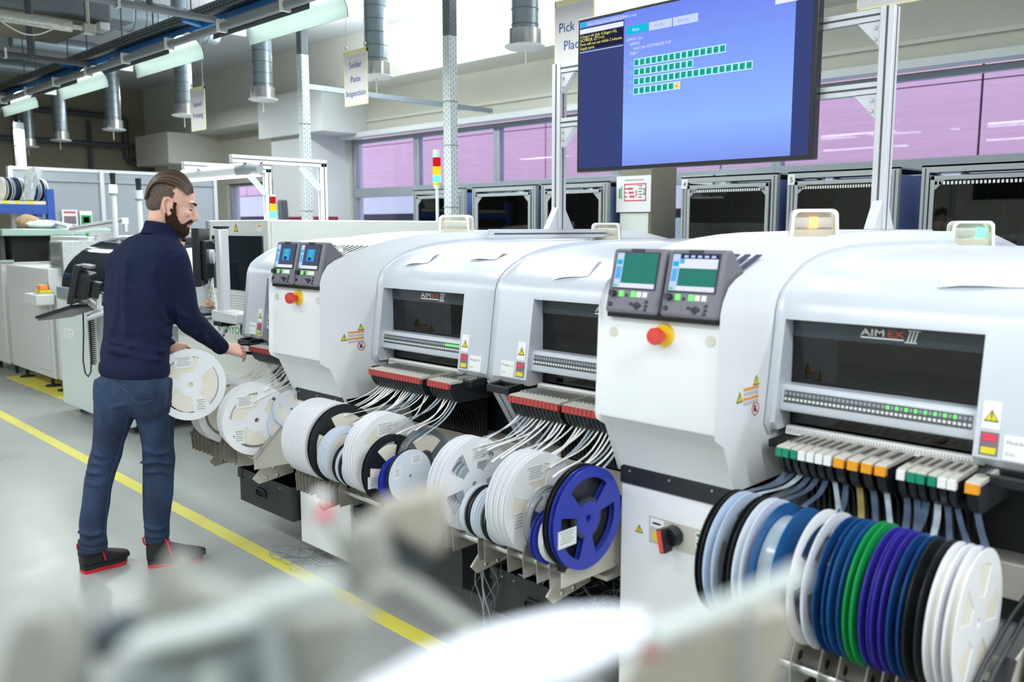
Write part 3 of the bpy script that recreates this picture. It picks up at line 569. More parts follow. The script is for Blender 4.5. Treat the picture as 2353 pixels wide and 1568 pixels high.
        scr(0, 0, .17, 1, 'scr_pale', .0035); scr(.02, .25, .13, .35, 'scr_lblue', .004); scr(.02, .66, .13, .14, 'scr_cyan', .004); scr(.02, .02, .08, .07, 'scr_lime', .004)
        scr(.17, 0, .83, .13, 'scr_white', .0035)
        if far:
            scr(.36, .32, .40, .5, 'scr_sky', .004); scr(.5, .48, .13, .28, 'scr_lime', .0046); scr(.47, .35, .13, .14, 'scr_ink', .0046); scr(.53, .53, .07, .18, 'scr_sky', .005)
        elif k == 1:
            scr(.17, .62, .83, .26, 'scr_white', .0035); scr(.17, .88, .83, .12, 'scr_ink', .0035); scr(.17, .74, .10, .14, 'scr_lblue', .004)
            for q in range(5): scr(.25+q*.15, .91, .09, .06, 'scr_pale', .004)
        part('latch', plate(MB(), C(.07, hh-.012), X_, u, .045, .008, .003), 'dark_key', pn)
        for q, (bx_, mt) in enumerate(((.048, 'led_green'), (.072, 'dark_key'), (.092, 'led_green'), (.112, 'led_white'), (.133, 'led_white'))):
            part('key', plate(MB(), C(bx_, .05), X_, u, .015 if mt != 'dark_key' else .006, .016 if mt != 'dark_key' else .008, .003), mt, pn)
        part('selector_knob', MB().cyl(C(.028, .057), C(.028, .057, .016), .010, n=14), 'dark_key', pn)
        part('round_key', MB().cyl(C(.02, .025), C(.02, .025, .004), .007, n=14), 'dark_key', pn)
        for (ka, kb) in ((.117, .026), (.108, .022), (.126, .022), (.117, .014)): part('arrow_key', MB().cyl(C(ka, kb+.004), C(ka, kb+.004, .004), .0055, n=10), 'dark_key', pn)
        for (ka, kb) in ((.145, .034), (.145, .022), (.143, .011), (.09, .026)): part('small_key', plate(MB(), C(ka, kb), X_, u, .009, .007, .003), 'dark_key', pn)
        part('printed_label', plate(MB(), C(.052, .014), X_, u, .02, .02, .0008), 'grey_bezel', pn)
    part('panel_shelf', MB().bx(x0+.035, x0+w-.006, 2.055, 2.10, 1.318, 1.334), 'matt_black', o, bevel=.003)
    # emergency stop and plugs
    e = Vector((x0+.232, 2.0735, 1.276))
    part('stop_collar', MB().cyl(e, e+Vector((0, -.012, 0)), .034, .031, n=28), 'yellow_plastic', o)
    st = part('stop_button', MB().lathe([(.012, 0), (.012, -.02), (.024, -.026), (.025, -.042), (.021, -.05), (.001, -.052)], e+Vector((0, -.01, 0)), (0, 1, 0), 24), 'red_plastic', o, label='red mushroom emergency stop button')
    for px in (x0+.05, x0+.385): part('plug', MB().cyl((px, 2.0735, 1.272), (px, 2.069, 1.272), .015, n=20), 'beige_plug', o)
    # vent grille beside the screens, and a small unlit oval fitting on the far machine
    vg = MB()
    for k in range(10): vg.bar((x0+.06+k*.036, 2.17, 1.447), (x0+.05+k*.036, 2.34, 1.502), .018, .004)
    part('vent_slats', vg, 'dark_key', o, kind='stuff')
    if far: part('round_fitting', MB().lathe([(.001, .03), (.028, .028), (.036, .018), (.034, 0)], (x0+.375, 2.2, 1.47), (.3, -.8, .4), 20), 'bright_steel', o)
    # warning prints on the column side
    sx = x0+w+.0006
    for (y, z) in ((2.265, 1.145), (2.175, 1.105)): sticker_warning(o, (sx, y, z), Y_, Z_, .034)
    lb = MB()
    for z in (1.12, 1.092): plate(lb, (sx, 2.195, z), Y_, Z_, .085, .008, .0008)
    part('orange_caption', lb, 'print_orange', o)
    lb = MB()
    for z in (1.112, 1.106, 1.084, 1.078):
        for k in range(9): plate(lb, (sx, 2.197+k*.0092, z), Y_, Z_, .0072, .0022, .0007)
    part('caption_lines', lb, 'print_grey', o, kind='stuff')
    ring = MB(); cc = Vector((sx+.0006, 2.266, 1.06)); n = 28
    for k in range(n):
        a0, a1 = 2*math.pi*k/n, 2*math.pi*(k+1)/n
        for rr in ((.017, .0205),):
            p = [cc+Y_*(r*math.cos(a))+Z_*(r*math.sin(a)) for a in (a0, a1) for r in rr]; ring.add([p[0], p[1], p[3], p[2]], [(0, 1, 2, 3)])
    ring.obox(cc, (.0005, 0, 0), (0, .013, -.013), (0, .0015, .0015))
    part('no_touch_sign', ring, 'print_red', o, fix=False); part('no_touch_hand', plate(plate(MB(), cc-Y_*.009-Z_*.008-X_*.0004, Y_, Z_, .012, .012, .0005), cc-Y_*.001+Z_*.002-X_*.0004, Y_, Z_, .004, .009, .0005), 'print_black', o)
    # main switch plate on the cabinet
    mp = part('switch_plate', plate(MB(), (x0+.115, 2.185, .60), X_, Z_, .205, .085, .003), 'cream_metal', o, bevel=.001)
    kn = part('main_switch', MB().cyl((x0+.21, 2.182, .645), (x0+.21, 2.15, .645), .033, .030, n=28), 'black_plastic', mp, bevel=.003)
    part('switch_grip', MB().obox((x0+.205, 2.135, .640), (.012, 0, .003), (0, .02, 0), (-.008, 0, .036)), 'black_plastic', kn, bevel=.004)
    part('switch_marker', MB().obox((x0+.203, 2.1155, .640), (.0075, 0, .002), (0, .002, 0), (-.007, 0, .033)), 'red_plastic', kn, bevel=.001)
    part('rating_label', plate(plate(MB(), (x0+.12, 2.182, .652), X_, Z_, .05, .028, .0006, 0), (x0+.128, 2.1814, .662), X_, Z_, .03, .006, .0006, 1), ['label_white', 'print_black'], mp)
    part('yellow_ring', MB().cyl((x0+.146, 2.182, .624), (x0+.146, 2.181, .624), .017, n=20), 'print_yellow', mp)
    for z in (.625, .653): part('counter_window', plate(plate(MB(), (x0+.285, 2.182, z), X_, Z_, .025, .022, .0006, 0), (x0+.288, 2.1814, z+.008), X_, Z_, .018, .010, .0006, 1), ['label_white', 'print_green'], mp)
    sticker_warning(o, (x0+.075, 2.1845, .632), X_, Z_, .03)
    # beacons on the roof
    for k, (bx_, by, bz, colr) in enumerate(((x0+.205, 3.03, 1.546, None if far else 'lamp_orange'), (x0+.50 if far else x0+.457, 3.93 if not far else 3.90, 1.508, None if far else 'lamp_green'))):
        bw, bh = .168, .104
        prof = [(-bw/2, 0), (-bw/2+.004, bh*.62)]+[(-bw/2+.028-.024*math.cos(a), bh*.74+.026*math.sin(a)) for a in [math.pi*q/10 for q in range(1, 6)]]
        prof += [(-p[0], p[1]) for p in prof[::-1]]
        rot = Matrix.Rotation(math.radians(32), 4, 'Z'); body = MB(); tmp = MB().prism([(p[0], p[1]) for p in prof], 1, -.04, .04)
        T = Matrix.Translation(Vector((bx_, by, bz))) @ rot
        def put(m): m.v = [tuple(T @ Vector(v)) for v in m.v]; return m
        rim = MB(); t = .012; outer = prof; inner = [(p[0]*.86, max(0, p[1]-.011)) for p in prof]; n = len(prof)
        for s_, y_ in ((1, -.042), (1, .042)):
            vs = [(p[0], y_-.005, p[1]) for p in outer]+[(p[0], y_-.005, p[1]) for p in inner]+[(p[0], y_+.005, p[1]) for p in outer]+[(p[0], y_+.005, p[1]) for p in inner]
            fs = []
            for i in range(n-1): fs += [(i, i+1, n+i+1, n+i), (2*n+i, 3*n+i, 3*n+i+1, 2*n+i+1), (i, 2*n+i, 2*n+i+1, i+1), (n+i, n+i+1, 3*n+i+1, 3*n+i)]
            rim.add(vs, fs)
        bc = part('beacon', put(rim), 'lamp_cover', o, label='ivory roof beacon'+('' if colr is None else (' lit orange' if colr == 'lamp_orange' else ' lit green')))
        part('beacon_cover', put(MB().prism([(p[0]*.985, p[1]*.985) for p in prof], 1, -.038, .038, smooth=True)), 'milky', bc, fix=True)
        part('beacon_base', put(MB().bx(-.064, .064, -.03, .03, 0, .03)), 'lamp_cover', bc, bevel=.003)
        part('beacon_bar', put(MB().cyl((-.062, 0, .055), (.062, 0, .055), .019, n=14)), 'reel_clear', bc)
        if colr == 'lamp_orange': part('beacon_lamp', put(MB().cyl((-.015, 0, .055), (.012, 0, .055), .021, n=14)), colr, bc)
        if colr == 'lamp_green': part('beacon_lamp', put(MB().cyl((.022, 0, .055), (.05, 0, .055), .021, n=14)), colr, bc)
        part('beacon_foot', put(MB().bx(-.08, .09, -.045, .045, -.004, .002)), 'dark_key', bc)
    return o
XF, XN = -3.604, -1.664
make_machine(XF, 'farther', True); make_machine(XN, 'nearer', False)
# paper sheets lying on the hoods
def sheet(x, y, w, d, rot, label):
    mb = MB(); z0 = hood_z(y); sl = (hood_z(y+.03)-hood_z(y-.03))/.06; r = Vector((math.cos(rot), math.sin(rot), math.sin(rot)*sl)); f = Vector((-math.sin(rot), math.cos(rot), math.cos(rot)*sl))
    n = 5; vs = []
    for j in range(n):
        for i in range(n):
            a, b = (i/(n-1)-.5)*w, (j/(n-1)-.5)*d; p = Vector((x, y, 0))+r*a+f*b; p.z = hood_z(p.y)+.006+.004*math.sin(i*1.3+j); vs.append(p)
    fs = [(j*n+i, j*n+i+1, (j+1)*n+i+1, (j+1)*n+i) for j in range(n-1) for i in range(n-1)]
    k = len(vs); mb.add(vs+[v+Vector((0, 0, .0006)) for v in vs], [tuple(q[::-1]) for q in fs]+[tuple(k+i for i in q) for q in fs])
    ln = MB()
    for q in range(4):
        for m in range(6):
            p = Vector((x, y, 0))+r*((-.36+m*.125)*w)+f*((.3-q*.17)*d); p2 = p+r*(w*.09); p.z = hood_z(p.y)+.0125; p2.z = hood_z(p2.y)+.0125
            ln.bar(p, p2, .004, .0005)
    o = solo('paper_sheet', mb, 'label_white', label, 'paper', (x, y, z0), group='paper sheets on the hoods'); part('print_lines', ln, 'print_grey', o, kind='stuff')
sheet(-3.03, 2.50, .13, .10, .25, 'white paper sheet lying on the farther machine hood, nearest its screens')
sheet(-2.66, 2.56, .15, .11, .15, 'white paper sheet on the farther hood just left of the hood seam')
sheet(-2.10, 2.47, .15, .11, .2, 'white paper sheet on the hood to the right of the hood seam')
sheet(-.72, 2.53, .22, .14, .1, 'white printed sheet on the nearest hood, at the right edge')
# ================================================================ tape feeders
def feeder_meshes(w, capmat, topmat='rack_cream', bodymat='black_metal'):
    b = MB().prism([(.0, -.012), (.006, -.035), (.022, -.058), (.05, -.074), (.26, -.074), (.26, 0.002), (0, .002)], 0, -w*.36, w*.36)
    r = MB()
    for k in range(3):
        pass
    c = MB().bx(-w*.44, w*.44, -.010, .006, -.014, .010)
    t = MB().prism([(-.006, .008), (.0, .013), (.15, .018), (.24, .012), (.24, .004), (0, .004)], 0, -w*.46, w*.46)
    s = MB().bx(-w*.25, w*.25, .05, .14, .017, .0195)
    return [('body', b.mesh('feeder_body', bodymat)), ('cap', c.mesh('feeder_cap', capmat)), ('top_plate', t.mesh('feeder_top', topmat)), ('latch', s.mesh('feeder_latch', 'bright_steel'))]
FM = {}
def feeder(x, key, label, group, y=2.2, z=.972):
    w, capm = key
    if key not in FM: FM[key] = feeder_meshes(w, capm)
    o = thing('tape_feeder', label, 'feeder', (x, y, z), group=group)
    for n, me in FM[key]:
        p = bpy.data.objects.new(n, me); link(p, o)
        if n == 'cap': p['label'] = {'cap_red': 'red', 'print_green': 'green', 'label_white': 'white', 'amber_cap': 'orange'}.get(capm, 'red')+' front cap'
mat('amber_cap', 'f0a01e', .45); mat('teal_cap', '128a6a', .45)
BANKS = {}
def bank(key, where, xs, w=.0178, capm='cap_red', cname='red-capped', z=.972):
    for i, x in enumerate(xs):
        feeder(x, (w, capm), f'{cname} tape feeder, {ORD[i]} from left {where}', f'{cname} feeders {where}', z=z)
    BANKS[key] = xs
fl = [-4.05+i*.0182 for i in range(24)]; fr = [-3.022+i*.0182 for i in range(19)]; fr2 = [-2.632+i*.0182 for i in range(7)]
nl = [-2.176+i*.0185 for i in range(13)]; nl2 = [-1.918+i*.0185 for i in range(13)]
bank('fl', 'in the far bank the man reaches for', fl); bank('fr', 'under the farther machine window', fr); bank('fr2', 'in the short block left of the hood seam', fr2)
bank('nl', 'under the middle window', nl); bank('nl2', 'in the block touching the nearer column', nl2)
z6 = lambda zx, zy: (1750+zx/2.613, 520+zy/2.613)
NR = [(112, 'teal_cap', .02), (152, 'teal_cap', .02), (200, 'teal_cap', .02), (247, 'label_white', .022), (298, 'label_white', .022), (350, 'label_white', .022), (402, 'label_white', .022),
      (470, 'amber_cap', .030), (552, 'amber_cap', .030), (636, 'amber_cap', .030), (718, 'amber_cap', .030), (842, 'label_white', .022), (905, 'teal_cap', .022), (960, 'teal_cap', .022), (1030, 'teal_cap', .022),
      (1090, 'label_white', .022), (1148, 'label_white', .022), (1270, 'amber_cap', .034)]
CN = {'teal_cap': 'green-capped', 'label_white': 'white-capped', 'amber_cap': 'orange-capped'}; cnt = {}
nrx = []
for zx, cm, w in NR:
    px, py = z6(zx, 1350+(zx-112)*.175); x = onY(px, py, 2.2).x; nrx.append(x); cnt[cm] = cnt.get(cm, 0)+1
    feeder(x, (w, cm), f'wide {CN[cm]} tape feeder, {ORD[cnt[cm]-1]} {CN[cm].split("-")[0]} one from the left in the nearest bank', f'{CN[cm]} feeders in the nearest bank', z=.968)
# two black arms of the feeder the man is fitting
o = thing('feeder_in_hand', 'black two-armed tape feeder the man holds at the bank end', 'feeder', (-4.03, 2.1, .96))
part('upper_arm', MB().bar((-4.09, 2.02, 1.0), (-4.06, 2.28, .985), .012, .012), 'black_plastic', o, bevel=.002); part('lower_arm', MB().bar((-4.09, 2.03, .965), (-4.06, 2.28, .935), .012, .016), 'black_plastic', o, bevel=.002)
part('body', MB().bx(-4.075, -4.06, 2.24, 2.45, .91, .99), 'black_metal', o)
# ================================================================ component reels
def disc_mesh(R, hole, windows, mt, t=.0016, r_in=.34, r_out=.80, spoke=.10):
    """flange disc in the YZ plane centred on the origin; fan-shaped openings between spokes"""
    mb = MB(); n = 60; rr = [hole, R*r_in, R*(r_in+r_out)/2, R*r_out, R]; vs = []
    for s in (-1, 1):
        for r in rr:
            for k in range(n):
                a = 2*math.pi*k/n; vs.append((s*t/2, r*math.cos(a), r*math.sin(a)))
    off = len(rr)*n; keep = set()
    for i in range(len(rr)-1):
        for k in range(n):
            op = False
            if windows and i in (1, 2):
                ph = (k+.5)/n*windows % 1.0; op = spoke*windows/2 < ph < 1-spoke*windows/2
            if not op: keep.add((i, k))
    fs = []
    for (i, k) in keep:
        a, b, c, d = i*n+k, i*n+(k+1) % n, (i+1)*n+(k+1) % n, (i+1)*n+k
        fs += [(a, d, c, b), (off+a, off+b, off+c, off+d)]
        if i == 0: fs.append((a, b, off+b, off+a))
        elif (i-1, k) not in keep: fs.append((a, b, off+b, off+a))
        if i == len(rr)-2: fs.append((d, off+d, off+c, c))
        elif (i+1, k) not in keep: fs.append((d, off+d, off+c, c))
        if (i, (k+1) % n) not in keep: fs.append((b, c, off+c, off+b))
        if (i, (k-1) % n) not in keep: fs.append((a, off+a, off+d, d))
    mb.add(vs, fs, 0, False); me = mb.mesh('reel_flange', mt); return me
RM = {}
def reel(x, R, width, flange_mat, tape_mat, label, y=2.02, z=.692, windows=3, spin=0., yaw=0., tilt=0., stickers=0, group='component reels in the racks', back=None, roll=.86):
    key = (R, width, flange_mat, tape_mat, windows, back, roll)
    if key not in RM:
        hub = R*.30
        h = MB(); h.lathe([(R*.07, -width/2), (hub, -width/2), (hub, width/2), (R*.07, width/2), (R*.07, -width/2)], (0, 0, 0), (1, 0, 0), 32)
        tp = MB(); tp.lathe([(hub, -width*.44), (R*roll, -width*.44), (R*roll, width*.44), (hub, width*.44)], (0, 0, 0), (1, 0, 0), 40)
        RM[key] = (disc_mesh(R, R*.07, windows, flange_mat), disc_mesh(R, R*.07, windows, back or flange_mat), h.mesh('hub', flange_mat), tp.mesh('tape_roll', tape_mat))
    o = thing('component_reel', label, 'reel', (x, y, z), (spin, tilt, yaw), group=group)
    f1, f2, h, tp = RM[key]
    for n, me, dx in (('flange', f1, width/2), ('flange', f2, -width/2), ('hub', h, 0), ('tape_roll', tp, 0)):
        p = bpy.data.objects.new(n, me); link(p, o); p.location = (dx, 0, 0)
    for s in range(stickers):
        a = [.9, 2.6, 4.2][s]; q = MB(); c = Vector((width/2+.001, R*.66*math.cos(a), R*.66*math.sin(a))); sp = Vector((0, math.cos(-spin), math.sin(-spin))); up = Vector((0, -math.sin(-spin), math.cos(-spin)))
        W_, H_ = (R*.52, R*.34) if s == 0 else (R*.30, R*.42)
        q.obox(c, sp*(W_/2), up*(H_/2), (.0004, 0, 0)); lb = part('label', q, 'label_white', o, world=False)
        q = MB()
        for m in range(5): q.obox(c+up*(H_*(.36-.15*m))+sp*(W_*(-.04+.05*(m % 2)))+Vector((.0006, 0, 0)), sp*(W_*(.38-.05*(m % 3))), up*(H_*.022), (.0003, 0, 0))
        part('print_lines', q, 'print_grey', lb, world=False)
    return o
mat('reel_cool', 'dde5f0', .35, vary=.02); mat('reel_bluewhite', 'c6d6ea', .3, vary=.03)
Rb, Rs = .165, .09
# bank the man works at
for i, x in enumerate((-4.02, -3.995, -3.972)): reel(x, Rb, .012, 'reel_white', 'reel_tape', f'thin white reel, {ORD[i]} from the left in the rack beside the man', windows=3, spin=.5+i*.2, roll=.8, stickers=1 if i == 2 else 0, yaw=-.12)
reel(-3.94, Rb, .018, 'reel_white', 'reel_tape', 'large white reel with labels, second in front of the man, cream tape inside', windows=3, spin=.3, stickers=3, roll=.72, yaw=-.15)
for i, x in enumerate((-3.74, -3.715)): reel(x, Rb, .012, 'reel_white', 'reel_tape', f'thin white reel tucked behind the big labelled reel, {ORD[i]} from the left', windows=3, spin=.9+i*.3, roll=.8, yaw=-.1)
reel(-3.66, Rb, .020, 'reel_white', 'reel_tape', 'largest white labelled reel at the right end of the man\'s rack', y=2.0, z=.69, windows=3, spin=1.2, stickers=2, roll=.72, yaw=-.12)
reel(-3.60, Rs, .014, 'reel_cool', 'reel_tape', 'small pale reel squeezed against the farther white column', y=2.15, z=.73, windows=3, spin=.2, stickers=2, yaw=-.1)
reel(-3.625, Rs, .014, 'reel_cool', 'reel_tape', 'small pale reel low behind the bracket of the man\'s rack', y=2.13, z=.66, windows=3, spin=.7, stickers=1, yaw=-.1)
# bank right of the far column
for i in range(9): reel(-3.185+i*.0205, Rb, .013, 'reel_white', 'reel_tape', f'white reel, {ORD[i]} from the left in the thick white stack right of the farther column', windows=0, spin=.3*i, z=.692)
reel(-2.985, Rb*1.0, .014, 'reel_black', 'reel_tape', 'black spoked reel with cream tape closing the white stack', windows=3, spin=.25, roll=.78, z=.692)
for i in range(3): reel(-2.94+i*.018, .115, .012, 'reel_cool', 'reel_tape', f'middle sized pale reel, {ORD[i]} in the trio in front of the black spoked reel', y=1.985, z=.665, windows=3, spin=.4+i*.2, roll=.75)
for i in range(4): reel(-2.865+i*.022, Rs, .012, ('reel_black', 'reel_cool')[i % 2], 'reel_tape', f'small {("black rimmed", "pale")[i % 2]} reel, {ORD[i]} of the small reels in the middle of the rack', y=1.98, z=.64, windows=3, spin=.3*i)
for i in range(4): reel(-2.74+i*.02, Rb, .014, 'reel_white', 'reel_tape', f'large white reel, {ORD[i]} of the four behind the black fronted reel', windows=3 if i == 3 else 0, spin=.2+i*.2, z=.70, stickers=1 if i == 3 else 0, roll=.8)
reel(-2.61, .135, .016, 'reel_black', 'reel_tape', 'black reel with a white label in the middle of the picture', y=1.985, z=.665, windows=4, spin=2.6, stickers=1, roll=.7)
reel(-2.535, .092, .014, 'reel_royal', 'reel_tape_dark', 'small royal blue reel before the black fronted reel', y=1.96, z=.645, windows=0, spin=.3, stickers=1)
reel(-2.49, .1, .014, 'reel_cool', 'reel_tape', 'pale reel with a dark rim right of the small blue reel', y=1.975, z=.665, windows=0, spin=.2, stickers=2, back='reel_black')
reel(-2.545, .13, .016, 'reel_translucent', 'reel_tape', 'clear reel standing behind the small blue reel', y=2.09, z=.688, windows=3, spin=.4)
# bank left of the near column
for i in range(3): reel(-2.235+i*.024, Rb, .016, 'reel_white', 'tape_clear', f'big white spoked reel, {ORD[i]} of the group left of the middle bank', windows=5, spin=.25+i*.1, z=.688, roll=.5, stickers=1 if i == 2 else 0)
for i in range(6): reel(-2.10+i*.026, Rs, .016, ('reel_cool', 'reel_black', 'reel_cool', 'reel_cool', 'reel_black', 'reel_cool')[i], ('reel_tape', 'tape_clear')[i % 2], f'small {("pale", "black rimmed")[i in (1, 4)]} reel, {ORD[i]} from the left in the front row of the middle bank', y=1.975, z=.625, windows=0, spin=.2*i)
for i in range(4): reel(-1.945+i*.024, Rb, .016, 'reel_white', 'reel_tape', f'large white reel, {ORD[i]} of the stack facing the middle bank feeders', windows=4 if i == 3 else 0, spin=.3+i*.2, z=.69, stickers=2 if i == 3 else 0, roll=.78)
reel(-1.80, .11, .016, 'reel_translucent', 'reel_tape', 'clear reel with cream tape beside the large white stack', y=1.99, z=.66, windows=3, spin=.8, stickers=2)
reel(-1.765, Rs, .014, 'reel_royal', 'reel_tape_dark', 'small royal blue reel half hidden behind the clear reel', y=1.96, z=.625, windows=0, spin=.1)
reel(-1.735, Rs, .018, 'reel_white', 'reel_tape', 'small white reel between the two blue reels', y=1.97, z=.63, windows=0, spin=.1)
reel(-1.70, Rb, .012, 'reel_black', 'reel_tape_dark', 'big black reel behind the large blue reel by the nearer column', windows=3, spin=.3, z=.688)
reel(-1.672, Rb*.98, .018, 'reel_royal', 'reel_tape_dark', 'large royal blue reel with a white label at the nearer column', windows=3, spin=2.6, z=.688, roll=.4, stickers=1)
# nearest bank, coloured reels
NRL = [(-1.155, .012, 'reel_black', 'reel_tape_dark', 0, 'black reel, first at the left of the nearest rack', Rb), (-1.125, .024, 'reel_bluewhite', 'tape_clear', 4, 'pale blue spoked reel next to the black reel at the nearest rack end', Rb),
       (-1.075, .014, 'reel_black', 'reel_tape_dark', 0, 'second black reel, between pale blue and white reels of the nearest rack', Rb), (-1.045, .020, 'reel_cool', 'reel_tape', 0, 'bluish white reel right of the second black reel', Rb),
       (-.985, .055, 'reel_teal', 'tape_clear', 0, 'wide blue reel wound with clear shiny tape', Rb*.98), (-.89, .034, 'reel_white', 'reel_tape_dark', 3, 'thick plain white reel left of the navy reels', Rb*1.02),
       (-.835, .022, 'reel_navy', 'reel_tape_dark', 3, 'navy blue reel right of the thick white reel', Rb), (-.80, .022, 'reel_teal', 'reel_tape_dark', 0, 'teal blue reel left of the green reel', Rb), (-.765, .016, 'reel_green', 'reel_tape_dark', 0, 'bright green reel in the nearest rack', Rb*1.03),
       (-.73, .018, 'reel_violet', 'reel_tape_dark', 0, 'violet reel right of the green reel', Rb), (-.705, .018, 'reel_violet', 'reel_tape_dark', 0, 'second violet reel, its broad face showing', Rb), (-.668, .022, 'reel_navy', 'reel_tape_dark', 3, 'navy reel between violet and black reels', Rb),
       (-.632, .024, 'reel_black', 'reel_tape_dark', 0, 'broad black reel left of the last white reels', Rb), (-.592, .020, 'reel_white', 'reel_tape', 0, 'white reel, last but one at the right of the nearest rack', Rb), (-.555, .020, 'reel_white', 'reel_tape', 5, 'white reel with square openings, last at the right of the nearest rack', Rb)]
for x, w, fm, tm, wn, lab, R in NRL: reel(x, R, w, fm, tm, lab, windows=wn, spin=.7, z=.725, y=2.0, roll=.6 if tm == 'reel_tape_dark' else .8)
# ================================================================ carrier tapes hanging from the feeders
def carrier(a, b, mt, label, group, w=.008, sag=.03):
    a, b = Vector(a), Vector(b); mb = MB(); n = 9; vs = []
    for i in range(n):
        t = i/(n-1); p = a.lerp(b, t); p.z -= sag*math.sin(math.pi*t)*(1-t)*1.3; p.y += .012*math.sin(math.pi*t)*(1-t)
        tw = .25*math.sin(t*2.2+a.x*40)
        for s in (-1, 1): vs.append(p+Vector((s*w/2*math.cos(tw), s*w/2*math.sin(tw), 0)))
    k = len(vs); vs += [v+Vector((0, -.0006, .0006)) for v in vs]
    fs = [(2*i, 2*i+1, 2*i+3, 2*i+2) for i in range(n-1)]; fs += [tuple(k+j for j in q[::-1]) for q in fs]; fs += [(2*i, 2*i+2, k+2*i+2, k+2*i) for i in range(n-1)]+[(2*i+1, k+2*i+1, k+2*i+3, 2*i+3) for i in range(n-1)]
    mb.add(vs, fs); return solo('carrier_tape', mb, mt, label, 'tape', tuple(a), group)
rt = random.Random(3)
def tapes(xs, targets, where, mts, every=1, w=.0085):
    xs = xs[::every]
    for i, x in enumerate(xs):
        tx = targets[min(len(targets)-1, int(i*len(targets)/len(xs)))]+rt.uniform(-.012, .012)
        mt = mts[rt.randrange(len(mts))]; nm = {'tape_white': 'white paper', 'tape_clear': 'clear plastic', 'tape_dark': 'dark plastic', 'tape_spot': 'yellowish'}[mt]
        carrier((x, 2.245, .905), (tx, 2.00+rt.uniform(-.02, .06), .692+rt.uniform(.05, .14)), mt, f'{nm} carrier tape, {ORD[i]} from left {where}', f'carrier tapes {where}', w, rt.uniform(.01, .04))
tapes(fl, [-4.0, -3.97, -3.94, -3.72, -3.66, -3.64], 'in the far bank beside the man', ['tape_white'])
tapes(fr, [-3.15, -3.1, -3.0, -2.95, -2.9, -2.85, -2.72], 'right of the farther column', ['tape_white', 'tape_white', 'tape_white', 'tape_clear'])
tapes(fr2, [-2.64, -2.6, -2.54, -2.5], 'above the black fronted reel', ['tape_white', 'tape_white', 'tape_clear'])
tapes(nl, [-2.22, -2.19, -2.1, -2.04, -2.0], 'in the left block under the middle window', ['tape_white', 'tape_clear', 'tape_white'])
tapes(nl2, [-1.94, -1.9, -1.87, -1.80, -1.76, -1.72], 'in the block beside the nearer column', ['tape_white', 'tape_white', 'tape_clear'])
for i, x in enumerate(nrx):
    tx = [r[0] for r in NRL][min(14, int(i*15/len(nrx)))]; mt = ['tape_dark', 'tape_dark', 'tape_clear', 'tape_dark'][(i*7) % 4] if i != 8 else 'tape_spot'
    nm = {'tape_clear': 'clear plastic', 'tape_dark': 'dark plastic', 'tape_spot': 'yellowish'}[mt]
    carrier((x, 2.245, .90), (tx, 2.06, .87), mt, f'wide {nm} carrier tape, {ORD[i]} from the left in the nearest bank', 'carrier tapes in the nearest bank', .016, .02)
# ================================================================ reel racks below the feeders
def rack(x0, x1, divs, label, y=1.97, z=.515, left_plate=True, right_plate=True, black=False):
    o = thing('reel_rack', label, 'rack', ((x0+x1)/2, y, z-.05), group='reel racks under the feeders')
    part('front_rod', MB().cyl((x0-.01, y, z), (x1+.015, y, z), .011, n=14), 'bright_steel', o)
    part('rear_rod', MB().cyl((x0-.01, y+.19, z+.02), (x1+.015, y+.19, z+.02), .011, n=14), 'bright_steel', o)
    prof = [(y-.035, z-.055), (y+.20, z-.055), (y+.20, z+.02), (y+.11, z+.115)]+[(y+.045+.06*math.cos(a), z+.07+.05*math.sin(a)) for a in (1.2, 1.6, 2.0, 2.4, 2.8)]+[(y-.04, z+.02)]
    for x in divs:
        d = part('divider_plate', MB().prism(prof, 0, x-.001, x+.001), 'steel' if black else 'rack_plate', o)
        part('rod_hole', MB().cyl((x-.0016, y+.01, z+.028), (x+.0016, y+.01, z+.028), .013, n=14), 'matt_black', d)
    if right_plate:
        sp = part('side_plate', MB().prism([(y-.025, z-.045), (y-.025, z+.0), (y+.12, z+.13), (y+.34, z+.15), (y+.34, z-.03), (y+.22, z-.05)], 0, x1+.012, x1+.016), 'rack_cream', o)
        part('plate_edge', MB().bar((x1+.004, y-.02, z+.005), (x1+.004, y+.12, z+.135), .03, .006, up=(0, -1, 1)), 'black_metal' if black else 'steel', o)
    for x in (x0+.07, x1-.09):
        br_ = part('bracket', MB().prism([(y+.02, z-.12), (y+.05, z-.15), (y+.24, z-.13), (y+.24, z-.02), (y+.09, z-.05)], 0, x-.004, x+.004), 'rack_cream', o)
        for by, bz in ((.09, -.125), (.15, -.125), (.13, -.08)): part('bolt', MB().ball((x+.005, y+by, z+bz), .010, (.6, 1, 1), 8), 'bright_steel', br_)
    part('rear_support', MB().bx(x0, x1, y+.22, y+.40, z-.10, z-.085), 'rack_cream', o)
rack(-4.24, -3.635, [-4.235, -4.2, -4.165, -4.12, -4.075, -4.04, -4.02, -3.985, -3.93, -3.89, -3.84, -3.79, -3.755], 'steel reel rack with fin dividers below the man\'s hands', y=1.985, z=.51)
rack(-3.22, -2.47, [-3.215, -3.19, -3.165, -3.14, -3.11, -3.06, -3.04, -3.01, -2.965, -2.93, -2.89, -2.62, -2.59, -2.56], 'steel reel rack with dividers right of the farther column')
rack(-2.24, -1.72, [-2.235, -2.2, -2.07, -2.04, -1.93, -1.86, -1.8, -1.745], 'steel reel rack below the middle feeder bank', black=True)
rack(-1.16, -.50, [-1.15, -1.09, -1.0, -.93, -.86, -.815, -.75, -.715, -.685, -.65, -.61], 'steel reel rack carrying the coloured reels, nearest the camera', black=True, y=1.95, z=.50)
wr = thing('wire_guard', 'black bent wire guard before the last white reel', 'guard', (-.53, 1.93, .5))
